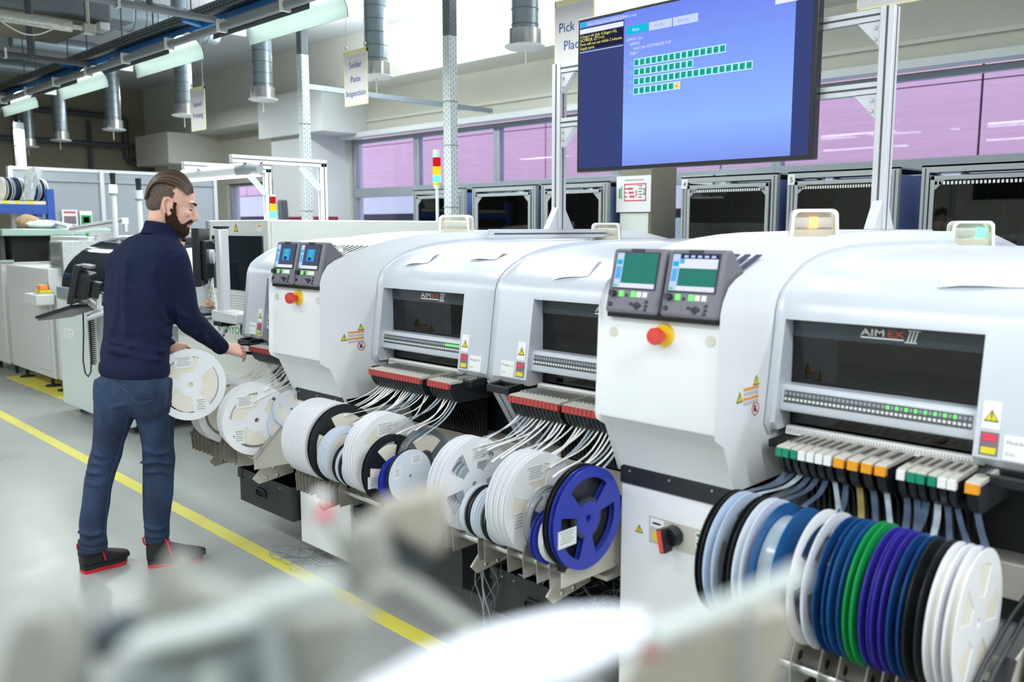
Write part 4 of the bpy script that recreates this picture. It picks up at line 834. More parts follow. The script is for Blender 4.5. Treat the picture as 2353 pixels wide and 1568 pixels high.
for k in range(2): part('wire', MB().tube([(-.53+k*.025, 1.9, .42), (-.53+k*.025, 1.88, .52), (-.53+k*.025, 1.90, .585), (-.53+k*.025, 2.0, .63), (-.53+k*.025, 2.2, .68), (-.53+k*.025, 2.4, .70)], .006, 8), 'black_metal', wr)
part('cart_side', MB().prism([(2.02, .40), (2.16, .74), (2.56, .80), (2.56, .05), (2.10, .05)], 0, -.468, -.460), 'cream_metal', wr)
# ================================================================ black waste bins
def bin_(x0, x1, label, y0=2.15, y1=2.55, zb=.165, zt=.335):
    o = thing('waste_bin', label, 'bin', ((x0+x1)/2, (y0+y1)/2, zb), group='black waste bins under the racks'); t = .008; mb = MB()
    mb.bx(x0, x1, y0, y0+t, zb, zt).bx(x0, x1, y1-t, y1, zb, zt).bx(x0, x0+t, y0+t, y1-t, zb, zt).bx(x1-t, x1, y0+t, y1-t, zb, zt).bx(x0+t, x1-t, y0+t, y1-t, zb, zb+t)
    part('bin_shell', mb, 'bin_black', o, bevel=.002)
    rm = MB(); rm.bx(x0-.003, x1+.003, y0-.004, y0, zt-.035, zt+.003).bx(x0-.004, x0, y0-.003, y1, zt-.035, zt+.003)
    part('rim_strip', rm, 'black_metal', o)
    part('corner_cap', MB().bx(x0-.006, x0+.04, y0-.007, y0-.003, zt-.045, zt+.005).bx(x0-.007, x0-.003, y0-.007, y0+.04, zt-.045, zt+.005), 'black_metal', o)
    hx = x0+.22; h = MB(); n = 18; a_, b_ = .042, .016
    ring = lambda r: [(hx+(a_-b_)*(1 if math.cos(q) > 0 else -1)+r*math.cos(q), zb+.085+r*math.sin(q)) for q in [2*math.pi*(k+.5)/n for k in range(n)]]
    o_, i_ = ring(b_+.008), ring(b_); vs = [(p[0], y, p[1]) for y in (y0-.009, y0) for r in (o_, i_) for p in r]
    for k in range(n): j = (k+1) % n; h.add([], []); 
    h.add(vs, [(k, (k+1) % n, n+(k+1) % n, n+k) for k in range(n)]+[(k, 2*n+k, 2*n+(k+1) % n, (k+1) % n) for k in range(n)]+[(n+k, n+(k+1) % n, 3*n+(k+1) % n, 3*n+k) for k in range(n)])
    part('grip_frame', h, 'black_plastic', o, fix=True)
    part('grip_opening', MB().prism(i_, 1, y0-.002, y0+.001), 'matt_black', o)
    for x in (x0+.06, x0+.12, x1-.1): part('rivet', MB().ball((x, y0-.004, zt-.02), .005, n=8), 'steel', o)
    return o
bin_(-4.13, -3.62, 'black waste bin with a grip slot on the floor side of the man\'s rack')
bin_(-3.16, -2.45, 'black riveted waste bin under the rack right of the farther column', y0=2.2)
bin_(-2.23, -1.69, 'black waste bin full of clear tape scraps beside the nearer column')
for i, (x0, x1, lab, sd_) in enumerate(((-2.18, -1.72, 'tangle of clear tape scraps in the nearest waste bin', 5), (-3.1, -2.5, 'white speckled tape scraps heaped in the middle waste bin', 8))):
    rs = random.Random(sd_); mb = MB()
    for k in range(70):
        p = Vector((rs.uniform(x0+.02, x1-.02), rs.uniform(2.22, 2.5), rs.uniform(.18, .33))); pts = []
        dirv = Vector((rs.uniform(-1, 1), rs.uniform(-1, 1), rs.uniform(-.2, .5))).normalized(); c = Vector((rs.uniform(-1, 1), rs.uniform(-1, 1), rs.uniform(-1, 1)))
        for q in range(5):
            pts.append(p.copy()); p = p+dirv*.025; dirv = (dirv+c*.35).normalized()
            p.x = min(max(p.x, x0), x1); p.y = min(max(p.y, 2.22), 2.52); p.z = min(max(p.z, .18), .37)
        mb.tube(pts, .003, 4, caps=False, flat=.2)
    solo('tape_scraps', mb, 'tape_clear' if i == 0 else 'tape_white', lab, 'scraps', ((x0+x1)/2, 2.35, .18), kind='stuff')
# clear strips on the floor by the yellow tape, and strips hanging from the middle bin
rs = random.Random(4); c0 = onZ(690, 1285, 0); mb = MB()
for k in range(9):
    cx, cy, r = c0.x+rs.uniform(-.16, .16), c0.y+rs.uniform(-.08, .1), rs.uniform(.03, .09); a0 = rs.uniform(0, 6)
    mb.tube([(cx+r*math.cos(a0+q*.5), cy+r*.8*math.sin(a0+q*.5), .006+.012*abs(math.sin(q*.6+k))) for q in range(11)], .003, 5, flat=.3)
solo('tape_strips', mb, 'tape_clear', 'curled clear tape strips lying on the floor beside the yellow tape', 'scraps', tuple(c0), kind='stuff')
mb = MB()
for k in range(7):
    x = -2.27+k*.012; mb.tube([(x+.03*math.sin(q*.8+k), 2.12+.02*math.sin(q+k*2), .45-q*.045) for q in range(10)], .0025, 5, flat=.3)
solo('hanging_strips', mb, 'tape_clear', 'clear tape ends hanging down between the two near waste bins', 'scraps', (-2.24, 2.12, .1), kind='stuff')
# ================================================================ big display on its aluminium frame
YM = 3.45
def prof_bar(mb, dk, a, b, w=.045):
    mb.bar(a, b, w, w); d = (Vector(b)-Vector(a)).normalized()
    for n in (Vector((1, 0, 0)), Vector((0, 1, 0)), Vector((0, 0, 1))):
        if abs(d.dot(n)) > .9: continue
        for s in (-1, 1):
            m = n*s*(w/2); side = d.cross(n)*.0042
            dk.obox((Vector(a)+Vector(b))/2+m, (Vector(b)-Vector(a))/2, side, n*.0006)
xl, xr = onY(1285, 300, 3.5).x, onY(2022, 480, 3.5).x; Y5 = 3.5
o = thing('display_stand', 'aluminium profile frame standing on the machine roofs to carry the big display', 'frame', ((xl+xr)/2, Y5, 1.53))
zt = onY(1290, 150, 3.5).z; ztr = onY(2040, 14, 3.5).z; ztop = (zt+ztr)/2
def bar(name, a, b, w=.045):
    m, d = MB(), MB(); prof_bar(m, d, a, b, w); p = part(name, m, 'aluminium', o, bevel=.002); part('profile_groove', d, 'slot_dark', p); return p
for x in (xl, xr): bar('upright', (x, Y5, 1.575), (x, Y5, ztop), .055)
bar('cross_bar', (xl, Y5, ztop-.025), (xr, Y5, ztop-.025)); bar('cross_bar', (xl, Y5, ztop-.30), (xr, Y5, ztop-.30))
bar('foot_rail', (xl, 3.0, 1.553), (xl, 3.95, 1.553)); bar('foot_rail', (xr, 3.05, 1.553), (xr, 4.03, 1.553))
for x, s in ((xl, 1), (xr, -1)):
    for z in (ztop-.05, ztop-.325):
        part('gusset', MB().prism([(x+s*.028, z), (x+s*.12, z), (x+s*.028, z-.10)] if s > 0 else [(x-.028, z), (x-.028, z-.1), (x-.12, z)], 1, Y5-.02, Y5+.02), 'aluminium', o, bevel=.002)
    for sy in (-1, 1):
        part('gusset', MB().prism([(Y5+sy*.028, 1.576), (Y5+sy*.028, 1.69), (Y5+sy*.10, 1.576)], 0, x-.02, x+.02), 'aluminium', o, bevel=.002)
    for dx, dz in ((.045, -.075), (.045, -.12), (.045, -.35), (.045, -.39)): part('bolt', MB().ball((x+s*dx, Y5-.022, ztop+dz), .008, (1, .7, 1), 8), 'bright_steel', o)
part('display_mount', MB().bx((xl+xr)/2-.2, (xl+xr)/2+.2, YM+.03, Y5-.02, ztop-.4, ztop+.05), 'black_metal', o)
mx0, mx1, mz0, mz1 = onY(1325, 398, YM-.02).x, onY(1866, 370, YM-.02).x, onY(1325, 397, YM-.02).z, onY(1325, 46, YM-.02).z
o = thing('display_screen', 'large black framed wall display showing a blue parts supply screen', 'display', ((mx0+mx1)/2, YM, mz0))
part('screen_housing', MB().bx(mx0, mx1, YM-.02, YM+.03, mz0, mz1), 'black_plastic', o, bevel=.004)
gx = lambda u: mx0+(mx1-mx0)*u; gz = lambda v: mz1-(mz1-mz0)*v
def F(u0, v0, u1, v1, mt, lay=0, name='screen_field'): return part(name, MB().bx(gx(u0), gx(u1), YM-.0215-.0005*lay, YM-.0205, gz(v1), gz(v0)), mt, o)
uw = lambda px: (onY(px, 300, YM-.02).x-mx0)/(mx1-mx0)
u0 = uw(1431); u1 = uw(1818)
F(.012, .018, u0, .975, 'scr_navy'); F(u0, .018, u1, .975, 'scr_main'); F(u1, .018, .985, .975, 'scr_navy'); F(.012, .025, u0, .06, 'scr_title', 1); F(.012, .07, u0-.004, .10, 'scr_white', 1); F(.012, .105, u0-.004, .205, 'scr_alert', 1); F(.012, .215, u0-.004, .22, 'scr_pale', 1)
F(.018, .028, .045, .058, 'scr_cyan', 2)
F(u0+.012, .11, u0+.11, .16, 'scr_cyan', 1); F(u0+.115, .11, u0+.215, .16, 'scr_pale', 1); F(u0+.22, .11, u0+.325, .16, 'scr_pale', 1); F(u0+.62, .10, u0+.70, .15, 'scr_white', 1)
def T(s, u, v, size, mt='scr_white', lay=3): part('screen_text', text_mb(s, (gx(u), YM-.0215-.0005*lay, gz(v)), X_, Z_, size, wscale=.9, depth=0), mt, o, fix=False)
T('Nexim Kitting Station (FUJIOB) [AIMEX2_Line]', .052, .053, .017); T('4-Stage1-44 (Job: 4-Stage1-16),', .014, .128, .0205, 'scr_yellow'); T('SICM0028, QTY=15', .014, .152, .0205, 'scr_yellow'); T('Parts will run out within 2 minutes.', .014, .177, .0205, 'scr_yellow'); T('Supply parts.', .014, .202, .0205, 'scr_yellow')
T('Auto', u0+.038, .145, .023, 'scr_white'); T('Verify', u0+.14, .145, .022, 'scr_main'); T('Splicing', u0+.24, .145, .022, 'scr_main')
T('AIMEX2_Line', u0+.012, .20, .019); T('AIMEX2', u0+.03, .23, .019); T('Lane1 Job: AZSM0003,00,TOP', u0+.045, .258, .019); T('Stage 1', u0+.028, .285, .021)
NUM = [['30', '31', '32', '33', '35', '36', '37', '38', '39', '40', '41', '42', '43', '44', '45'], ['25', '26', '27', '28', '29', '30', '31', '33', '34', '35'], ['22', '24', '25', '26', '27', '28', '29', '30', '31', '33', '34', '35', '36', '37', '38', '39', '40', '42', '44'], ['30', '32', '34', '36', '38', '40', '42', '44']]
for r in range(4):
    v = .315+r*.058; T(str(r+1), u0+.03, v+.032, .02)
    for k, s in enumerate(NUM[r]):
        u = u0+.048+k*.0262; last = (r == 3 and k == 7); F(u, v, u+.0252, v+.047, 'scr_tile', 1, 'screen_tile')
        F(u+.003, v+.006, u+.022, v+.042, 'scr_gold' if last else 'scr_chip', 2, 'screen_tile')
        T(s, u+.006, v+.031, .0115, 'scr_ink', 4)
# ================================================================ glass enclosures along the window wall
mat('enclosure_dark', '6a6e64', .6, vary=.2, scale=3); mat('curtain_strip', '4a4f46', .5, vary=.1)
def enclosure(x0, x1, label, num=None, strips=False, y0=6.5, y1=7.35, zt=2.02, racks=True):
    o = thing('glass_enclosure', label, 'enclosure', ((x0+x1)/2, (y0+y1)/2, 0), group='aluminium framed glass enclosures by the windows'); w = .05
    for x in (x0+w/2, x1-w/2):
        for y in (y0+w/2, y1-w/2): part('post', MB().bx(x-w/2, x+w/2, y-w/2, y+w/2, 0, zt), 'enclosure_alu', o)
    for x in (x0+w*.5, x1-w*.5): part('post_groove', MB().bx(x-.005, x+.005, y0-.001, y0+.001, .05, zt-.02), 'slot_dark', o)
    for z in (zt-w, .06): part('front_rail', MB().bx(x0+w, x1-w, y0, y0+w, z, z+w), 'enclosure_alu', o)
    part('roof_panel', MB().bx(x0, x1, y0, y1, zt-.012, zt), 'window_alu', o)
    df = MB(); a, b, c, d = x0+.065, x1-.065, .14, zt-.075
    df.bx(a, b, y0-.012, y0+.01, d-.03, d).bx(a, b, y0-.012, y0+.01, c, c+.03).bx(a, a+.028, y0-.012, y0+.01, c, d).bx(b-.028, b, y0-.012, y0+.01, c, d)
    dr = part('door', df, 'enclosure_alu', o, bevel=.002, label='framed glass door')
    part('door_pane', MB().bx(a+.028, b-.028, y0-.003, y0+.003, c+.03, d-.03), 'enclosure_glass', dr)
    for s, xx in ((1, a+.028), (-1, b-.028)): part('corner_bracket', MB().prism([(xx, d-.03), (xx+s*.07, d-.03), (xx, d-.10)] if s < 0 else [(xx, d-.03), (xx, d-.10), (xx+.07, d-.03)], 1, y0-.008, y0-.004), 'enclosure_alu', dr)
    part('back_panel', MB().bx(x0, x1, y1-.02, y1, 0, zt-.02), 'enclosure_dark', o)
    for xx in (x0+.004, x1-.010): part('side_panel', MB().bx(xx, xx+.006, y0+w, y1-w, .05, zt-.05), 'frame_blue', o)
    if strips:
        t = MB()
        for k in range(34): t.bx(a+.03+k*(b-a-.06)/34, a+.03+(k+.55)*(b-a-.06)/34, y0-.008, y0-.006, d-.062, d-.04)
        part('perforated_strip', t, 'label_white', o, kind='stuff')
        t = MB()
        for k in range(30): t.bx(a+.04+k*(b-a-.08)/30, a+.04+(k+.6)*(b-a-.08)/30, y0+.3, y0+.303, .3, d-.05)
        part('curtain', t, 'curtain_strip', o, kind='stuff')
    part('cable', MB().cyl((x0+.35*(x1-x0), y0+.2, .2), (x0+.35*(x1-x0), y0+.2, zt-.1), .008, n=6), 'rail_blue', o)
    part('shelf', MB().bx(x0+.06, x1-.06, y0+.25, y1-.05, 1.32, 1.34), 'dark_machine', o)
    if racks:
        for k in range(7):
            q = part('stored_reel', MB().cyl((x0+.18+k*.085, y0+.42, 1.49), (x0+.21+k*.085, y0+.42, 1.49), .14, n=24), 'reel_black', o)
    if num:
        n = part('number_plate', MB().bx(x0+.002, x0+.062, y0-.004, y0, zt-.10, zt-.02), 'label_white', o)
        part('lettering', text_mb(num, (x0+.02, y0-.0045, zt-.082), X_, Z_, .06), 'print_black', n, fix=False)
enclosure(-8.04, -7.17, 'glass enclosure behind the nearest perforated post'); enclosure(-7.03, -6.09, 'glass enclosure right of the nearest perforated post'); enclosure(-6.01, -5.17, 'glass enclosure behind the left display upright')
enclosure(-4.35, -3.45, 'glass enclosure numbered 4 behind the nearer control screens', '4', True); enclosure(-3.36, -2.5, 'glass enclosure numbered 5 behind the orange lit beacon', '5', True); enclosure(-2.34, -1.25, 'glass enclosure at the right edge behind the green lit beacon', None, True)
# first-aid notice on a pale cabinet between the enclosures
o = thing('pale_cabinet', 'tall pale cabinet standing between two glass enclosures', 'cabinet', (-4.93, 6.8, 0))
part('cabinet_body', MB().bx(-5.1, -4.74, 6.6, 7.0, 0, 2.2), 'wall_olive', o, bevel=.006); part('door', MB().bx(-5.08, -4.76, 6.585, 6.6, .05, 1.72), 'spi_cream', o, bevel=.004)
o = thing('emergency_notice', 'white emergency notice with red framed text on the pale cabinet', 'notice', (-4.92, 6.58, 1.73))
part('paper', MB().bx(-5.12, -4.73, 6.576, 6.582, 1.73, 2.06), 'poster_white', o)
f = MB(); bz0, bz1, bx0, bx1 = 1.83, 1.99, -5.03, -4.78
f.bx(bx0, bx1, 6.574, 6.577, bz0, bz0+.01).bx(bx0, bx1, 6.574, 6.577, bz1-.01, bz1).bx(bx0, bx0+.008, 6.574, 6.577, bz0, bz1).bx(bx1-.008, bx1, 6.574, 6.577, bz0, bz1)
for k in range(3):
    f.bx(-4.99+.012*k, -4.93+.01*k, 6.574, 6.577, 1.935-.036*k, 1.953-.036*k)
f.bx(-4.895, -4.885, 6.574, 6.577, 1.87, 1.93)
part('red_print', f, 'print_red', o); t = MB()
for k in range(5): t.bx(-4.865, -4.83+.01*(k % 2), 6.574, 6.577, 1.965-k*.026, 1.971-k*.026)
for k in range(3): t.bx(-5.02, -4.995, 6.574, 6.577, 1.94-.036*k, 1.947-.036*k)
for k in range(9): t.bx(-5.02+k*.024, -5.003+k*.024, 6.574, 6.577, 2.02, 2.025)
part('print_lines', t, 'print_black', o); part('green_mark', MB().bx(-4.808, -4.788, 6.573, 6.577, 1.885, 1.945).bx(-5.065, -5.055, 6.573, 6.577, 1.85, 1.97).bx(-5.09, -5.075, 6.573, 6.577, 1.86, 1.95), 'print_green', o); part('white_cross', MB().bx(-4.802, -4.794, 6.572, 6.574, 1.9, 1.93), 'label_white', o)
o = thing('wall_conduit', 'thin grey conduit with clips on the pale blue wall', 'pipe', (-4.62, 7.5, 0)); part('pipe', MB().cyl((-4.66, 7.52, .3), (-4.66, 7.52, 2.1), .014, n=8), 'pipe_grey', o)
for z in (1.25, 1.62, 1.95): part('pipe_clip', MB().bx(-4.70, -4.62, 7.505, 7.55, z, z+.02), 'cable_grey', o)
# low cabinet and bits before the first window
o = thing('low_cabinet', 'low grey cabinet under the first window', 'cabinet', (-9.3, 6.6, 0))
part('cabinet_body', MB().bx(-10.3, -8.35, 6.5, 7.2, 0, 1.64), 'dek_mint', o, bevel=.01); part('door', MB().bx(-10.2, -9.3, 6.485, 6.5, .1, 1.58), 'window_alu', o, bevel=.004); part('door', MB().bx(-9.27, -8.4, 6.485, 6.5, .1, 1.58), 'window_alu', o, bevel=.004)
part('label', MB().bx(-9.65, -9.58, 6.48, 6.486, 1.50, 1.57), 'label_white', o)
o = thing('red_hose_box', 'dark red hose box by the white pilaster', 'box', (-11.3, 6.9, 1.2)); part('box_body', MB().bx(-11.6, -10.75, 6.9, 7.3, 1.2, 1.75), 'reel_violet', o, bevel=.01).data.materials[0] = mat('wine_red', '7e2a44', .5)
part('white_knob', MB().ball((-11.2, 6.88, 1.6), .03, n=10), 'label_white', o)
o = thing('rolled_mat', 'dark rolled mat standing before the white pilaster', 'roll', (-11.05, 6.6, 0)); part('roll', MB().bar((-10.95, 6.6, 0.0), (-11.1, 6.6, 1.98), .14, .06), 'pipe_dark', o, bevel=.02)
# ================================================================ signal towers
def tower(px, y, z0, seg, label, zs, r=.034):
    p = onY(px, 500, y); o = thing('signal_tower', label, 'signal tower', (p.x, y, z0), group='signal towers'); x = p.x
    part('pole', MB().cyl((x, y, z0), (x, y, zs), .014, n=10), 'white_paint', o); part('base_cap', MB().cyl((x, y, zs-.01), (x, y, zs+.02), r*.6, r, n=16), 'label_white', o); z = zs+.02
    for m, h in seg: part('lamp_segment', MB().cyl((x, y, z), (x, y, z+h-.004), r, n=18), m, o); z += h
    return o
zt_ = lambda px, py, y: onY(px, py, y).z
tower(1005, 5.0, 0.0, [('print_yellow', .03), ('tower_green', .06), ('tower_yellow', .075), ('tower_red', .075), ('reel_cool', .07)], 'red, yellow and green signal tower before the nearest perforated post', zt_(1005, 432, 5.0))
tower(628, 3.7, .93, [('tower_green', .058), ('tower_yellow', .058), ('tower_red', .058), ('label_white', .016)], 'signal tower between the two lamp arches, its green segment lit', zt_(628, 507, 3.7), .024)
def stack2(px, py_l, y, lit, label):
    zl = zt_(px, py_l, y); p = onY(px, 500, y); o = thing('signal_tower', label, 'signal tower', (p.x, y, 1.5), group='signal towers'); x = p.x
    part('pole', MB().cyl((x, y, 1.5), (x, y, zl-.03), .022, n=12), 'white_paint', o); part('lamp_segment', MB().cyl((x, y, zl-.035), (x, y, zl+.035), .032, n=16), 'tower_white' if lit else 'reel_cool', o)
    part('lamp_collar', MB().cyl((x, y, zl-.05), (x, y, zl-.035), .035, n=16), 'cable_grey', o)
    for d in (-.016, .016): part('horn', MB().cyl((x+d, y, zl+.035), (x+d*1.3, y, zl+.135), .014, .017, n=12), 'black_plastic', o)
stack2(264, 434, 3.0, True, 'white lit signal tower left of the man'); stack2(322, 447, 3.1, False, 'unlit signal tower just behind the man')
# ================================================================ inspection machine, lamp arches
o = thing('inspection_machine', 'cream inspection machine with dark window beyond the farther placement machine', 'machine', (-5.5, 3.6, 0)); ys = 2.9
part('upper_body', MB().bx(-5.87, -5.06, ys, 4.5, .95, 1.635), 'spi_cream', o, bevel=.008); part('corner_post', MB().bx(-5.90, -5.855, ys-.01, ys+.1, .95, 1.635), 'window_alu', o, bevel=.004)
part('side_panel', MB().bx(-5.062, -5.05, ys+.02, 4.47, .98, 1.63), 'spi_cream', o, bevel=.004)
part('lower_body', MB().bx(-6.5, -5.06, ys+.02, 4.5, .13, .93), 'spi_cream', o, bevel=.008); part('lower_door', MB().bx(-5.84, -5.10, ys-.005, ys+.02, .2, .9), 'spi_cream', o, bevel=.004)
part('window_pane', MB().bx(-5.81, -5.13, ys-.012, ys, 1.165, 1.53), 'tinted_acrylic', o, label='dark window'); g = MB(); n = 0
for i in range(34):
    for j in range(6): g.bx(-5.82+i*.021, -5.814+i*.021, ys-.002, ys, 1.03+j*.018, 1.036+j*.018)
part('vent_holes', g, 'print_grey', o, kind='stuff')
part('lettering', text_mb('KY8030-2', (-5.80, ys-.0125, 1.475), X_, Z_, .045), 'print_white', o, fix=False); part('lettering', text_mb('KOHYOUNG', (-5.79, ys-.006, .86), X_, Z_, .075, wscale=1.15), 'print_green', o, fix=False, label='green maker lettering')
o['label'] = 'cream inspection machine with dark window beyond the farther placement machine'
sticker_warning(o, (-5.48, ys-.001, 1.585), X_, Z_, .06); part('label', plate(plate(MB(), (-5.2, ys, 1.56), X_, Z_, .06, .045, .001, 0), (-5.19, ys-.001, 1.59), X_, Z_, .045, .01, .001, 1), ['label_white', 'print_orange'], o)
for x in (-6.38, -5.2): part('levelling_foot', MB().cyl((x, ys+.08, .0), (x, ys+.08, .14), .014, n=8).cyl((x, ys+.08, 0), (x, ys+.08, .015), .05, n=16), 'rubber', o)
part('conveyor_table', MB().bx(-6.6, -6.0, ys-.1, 3.3, .86, .93), 'loader_grey', o, bevel=.006)
# monitor on its post and arm
o = thing('monitor', 'black monitor seen edge-on in front of the inspection machine', 'monitor', (-5.2, 2.5, 1.2))
c = onY(463, 590, 2.5); dr = Vector((-.82, .57, 0)); dn = Vector((.57, .82, 0)); ct_ = Vector((c.x, 2.5, c.z))
part('screen_housing', MB().obox(ct_, dn*.022, dr*.2, Z_*.175), 'black_plastic', o, bevel=.006); part('back_bulge', MB().obox(ct_+dn*.035+Z_*-.02, dn*.016, dr*.15, Z_*.12), 'black_plastic', o, bevel=.008); part('mount_disc', MB().cyl(ct_+dn*.05, ct_+dn*.075, .045, n=18), 'reel_cool', o)
px_ = onY(512, 620, 2.5); o2 = thing('monitor_post', 'aluminium post on a cantilever arm beside the edge-on monitor', 'stand', (px_.x, 2.5, 1.1)); zt2, zb2 = onY(505, 525, 2.5).z, onY(512, 715, 2.5).z
part('post', MB().bx(px_.x-.035, px_.x+.035, 2.47, 2.53, zb2, zt2), 'aluminium', o2, bevel=.01); part('post_cap', MB().bx(px_.x-.037, px_.x+.037, 2.468, 2.532, zt2, zt2+.012), 'black_plastic', o2)
part('arm', MB().bx(px_.x-.06, px_.x+.26, 2.44, 2.56, zb2-.06, zb2+.01), 'aluminium', o2, bevel=.014); part('arm_foot', MB().bx(px_.x-.05, px_.x+.05, 2.45, 2.55, zb2-.085, zb2-.06), 'black_plastic', o2); part('arm_joint', MB().bx(px_.x+.18, px_.x+.25, 2.5, 2.91, zb2-.13, zb2-.06), 'black_plastic', o2, bevel=.006)
part('arm_bracket', MB().bx(-5.12, px_.x+.25, 2.86, 2.93, zb2-.13, zb2-.06), 'black_plastic', o2)
part('ribbed_hose', MB().tube([onY(x, y, 2.5) for x, y in ((527, 722), (522, 740), (515, 758), (508, 770), (500, 778))], .022, 12), 'aluminium', o2); hr = MB(); 
for x, y in ((526, 730), (521, 743), (516, 755), (510, 765), (504, 773)): p = onY(x, y, 2.499); hr.bar(p-X_*.02-Z_*.006, p+X_*.02+Z_*.006, .006, .05)
part('hose_rings', hr, 'black_plastic', o2)
o = thing('keyboard_tray', 'grey keyboard tray with tangled leads beside the monitor post', 'tray', (-5.4, 2.4, 1.0)); kz = onY(470, 712, 2.45).z
part('tray', MB().bx(-5.55, px_.x-.07, 2.33, 2.62, kz-.03, kz-.01), 'dark_machine', o, bevel=.006); part('keyboard', MB().bx(-5.5, -5.22, 2.35, 2.5, kz-.01, kz+.012), 'loader_grey', o, bevel=.004); part('red_knob', MB().cyl((-5.3, 2.6, kz), (-5.3, 2.6, kz+.03), .025, n=12), 'print_orange', o)
lw = MB(); rs = random.Random(2)
for k in range(5): lw.tube([(c.x+.02+.05*math.sin(q*.8+k)+.018*q, 2.52+.02*math.cos(q+k), c.z-.16-.03*q+.02*math.sin(q*1.3+k)) for q in range(9)], .005, 6)
part('leads', lw, 'cable_white', o)
# lamp arches
def arch(px, pyt, pyb, X, pxe, label):
    t, e = onX(px, pyt, X), onX(pxe, pyt-12, X); b = onX(px, pyb, X); o = thing('lamp_arch', label, 'frame', (X, t.y, b.z), group='aluminium lamp arches')
    for nm, a_, b_ in (('upright', (X, t.y, b.z-.05), (X, t.y, t.z)), ('beam', (X, t.y+.03, t.z), (X, e.y, t.z))):
        m, d = MB(), MB(); prof_bar(m, d, a_, b_, .055); p = part(nm, m, 'white_paint', o, bevel=.003); part('profile_groove', d, 'slot_dark', p)
    part('knee_brace', MB().bar((X, t.y-.02, t.z-.2), (X, t.y-.2, t.z-.02), .04), 'aluminium', o, bevel=.003); return X, t, e
X1, t1, e1 = arch(740, 377, 505, -6.0, 530, 'nearer white lamp arch on the inspection machine'); X2, t2, e2 = arch(613, 390, 505, -6.8, 420, 'farther white lamp arch, its beam ending above the man')
a, b = onY(425, 403, 3.35), onY(590, 388, 3.3); o = thing('task_lamp', 'white strip lamp slung between the two lamp arches', 'lamp', tuple((a+b)/2)); d = (b-a).normalized()
part('lamp_body', MB().tube([a-d*.02, a, a.lerp(b, .5), b.lerp(a, .2)], [.02, .05, .055, .055], 14, flat=1.0), 'white_paint', o); part('lamp_head', MB().tube([b.lerp(a, .2), b.lerp(a, .05), b+d*.05], [.055, .058, .03], 14), 'cable_grey', o)
part('diffuser', MB().bar(a-Z_*.048, b-Z_*.048, .075, .012), 'task_glow', o)
part('lead', MB().tube([b, b+Vector((.03, .03, .05))], .005, 6), 'cable_black', o)
# ================================================================ paste printer
o = thing('paste_printer', 'pale mint paste printer with a dark curved cover behind the man', 'machine', (-7.1, 3.2, 0)); yd = 2.56
part('front_panel', MB().prism([(-8.03, .07), (-6.62, .07), (-6.62, .9), (-7.3, .93), (-7.75, 1.0), (-8.03, 1.0)], 1, yd, 2.62), 'dek_mint', o, bevel=.008); part('printer_body', MB().bx(-8.02, -6.64, 2.62, 4.2, .08, 1.05), 'dek_mint', o, bevel=.01)
cv = [(yd+.02, 1.07)]+[(yd+.02+.62*(1-math.cos(a)), 1.09+.42*math.sin(a)) for a in [math.pi/2*k/10 for k in range(11)]]+[(3.3, 1.05)]
part('curved_cover', MB().prism(cv, 0, -7.95, -6.7, smooth=True), 'tinted_acrylic', o, label='dark curved see-through cover'); part('cover_rim', MB().bx(-7.97, -6.68, yd-.02, yd+.1, .99, 1.09), 'window_alu', o, bevel=.008)
part('light_strip', MB().bx(-7.4, -6.8, yd+.5, yd+.56, 1.52, 1.545), 'hood_glow', o); part('upper_body', MB().bx(-7.75, -6.66, 3.3, 4.2, 1.05, 1.565), 'spi_cream', o, bevel=.01)
part('dark_panel', MB().bx(-7.72, -7.42, 3.285, 3.3, 1.1, 1.555), 'tinted_acrylic', o); part('lettering', text_mb('DEK', (-7.88, yd-.001, .66), X_, Z_, .12, bold=.004, wscale=1.1), 'label_white', o, fix=False, label='raised white lettering')
for x in (-7.9, -7.3, -6.75): part('levelling_foot', MB().cyl((x, yd+.12, 0), (x, yd+.12, .09), .03, n=12), 'rubber', o)
pn_ = thing('pinned_sheet', 'printed sheet clipped to the paste printer behind the man', 'paper', (-7.0, 3.28, 1.3)); a, b = onY(203, 580, 3.27), onY(262, 535, 3.27)
part('paper', MB().bx(a.x, b.x, 3.27, 3.28, a.z, b.z), 'poster_white', pn_); q = MB()
for k in range(6): q.bx(a.x+.03, a.x+.28-.03*(k % 3), 3.266, 3.27, b.z-.04-k*.028, b.z-.032-k*.028)
part('print_lines', q, 'print_grey', pn_); part('yellow_table', MB().bx(b.x-.17, b.x-.02, 3.266, 3.27, a.z+.08, b.z-.08), 'sign_yellow', pn_)
part('clip', MB().ball((a.x+.02, 3.262, b.z-.02), .02, n=8), 'print_green', pn_)
o = thing('white_hood_machine', 'white rounded machine hood seen between the man and the monitor', 'machine', (-6.9, 3.3, 0)); part('hood', MB().prism([(2.75, .94), (2.75, 1.18), (2.80, 1.32), (2.95, 1.42), (3.3, 1.46), (3.9, 1.46), (3.9, .95)], 0, -6.5, -5.92, smooth=True), 'white_paint', o, bevel=.01)
part('hood_seam', MB().bx(-6.55, -5.95, 2.742, 2.75, 1.17, 1.178), 'print_grey', o); part('top_shelf', MB().bx(-6.5, -5.93, 3.2, 3.95, 1.46, 1.6), 'spi_cream', o, bevel=.006)
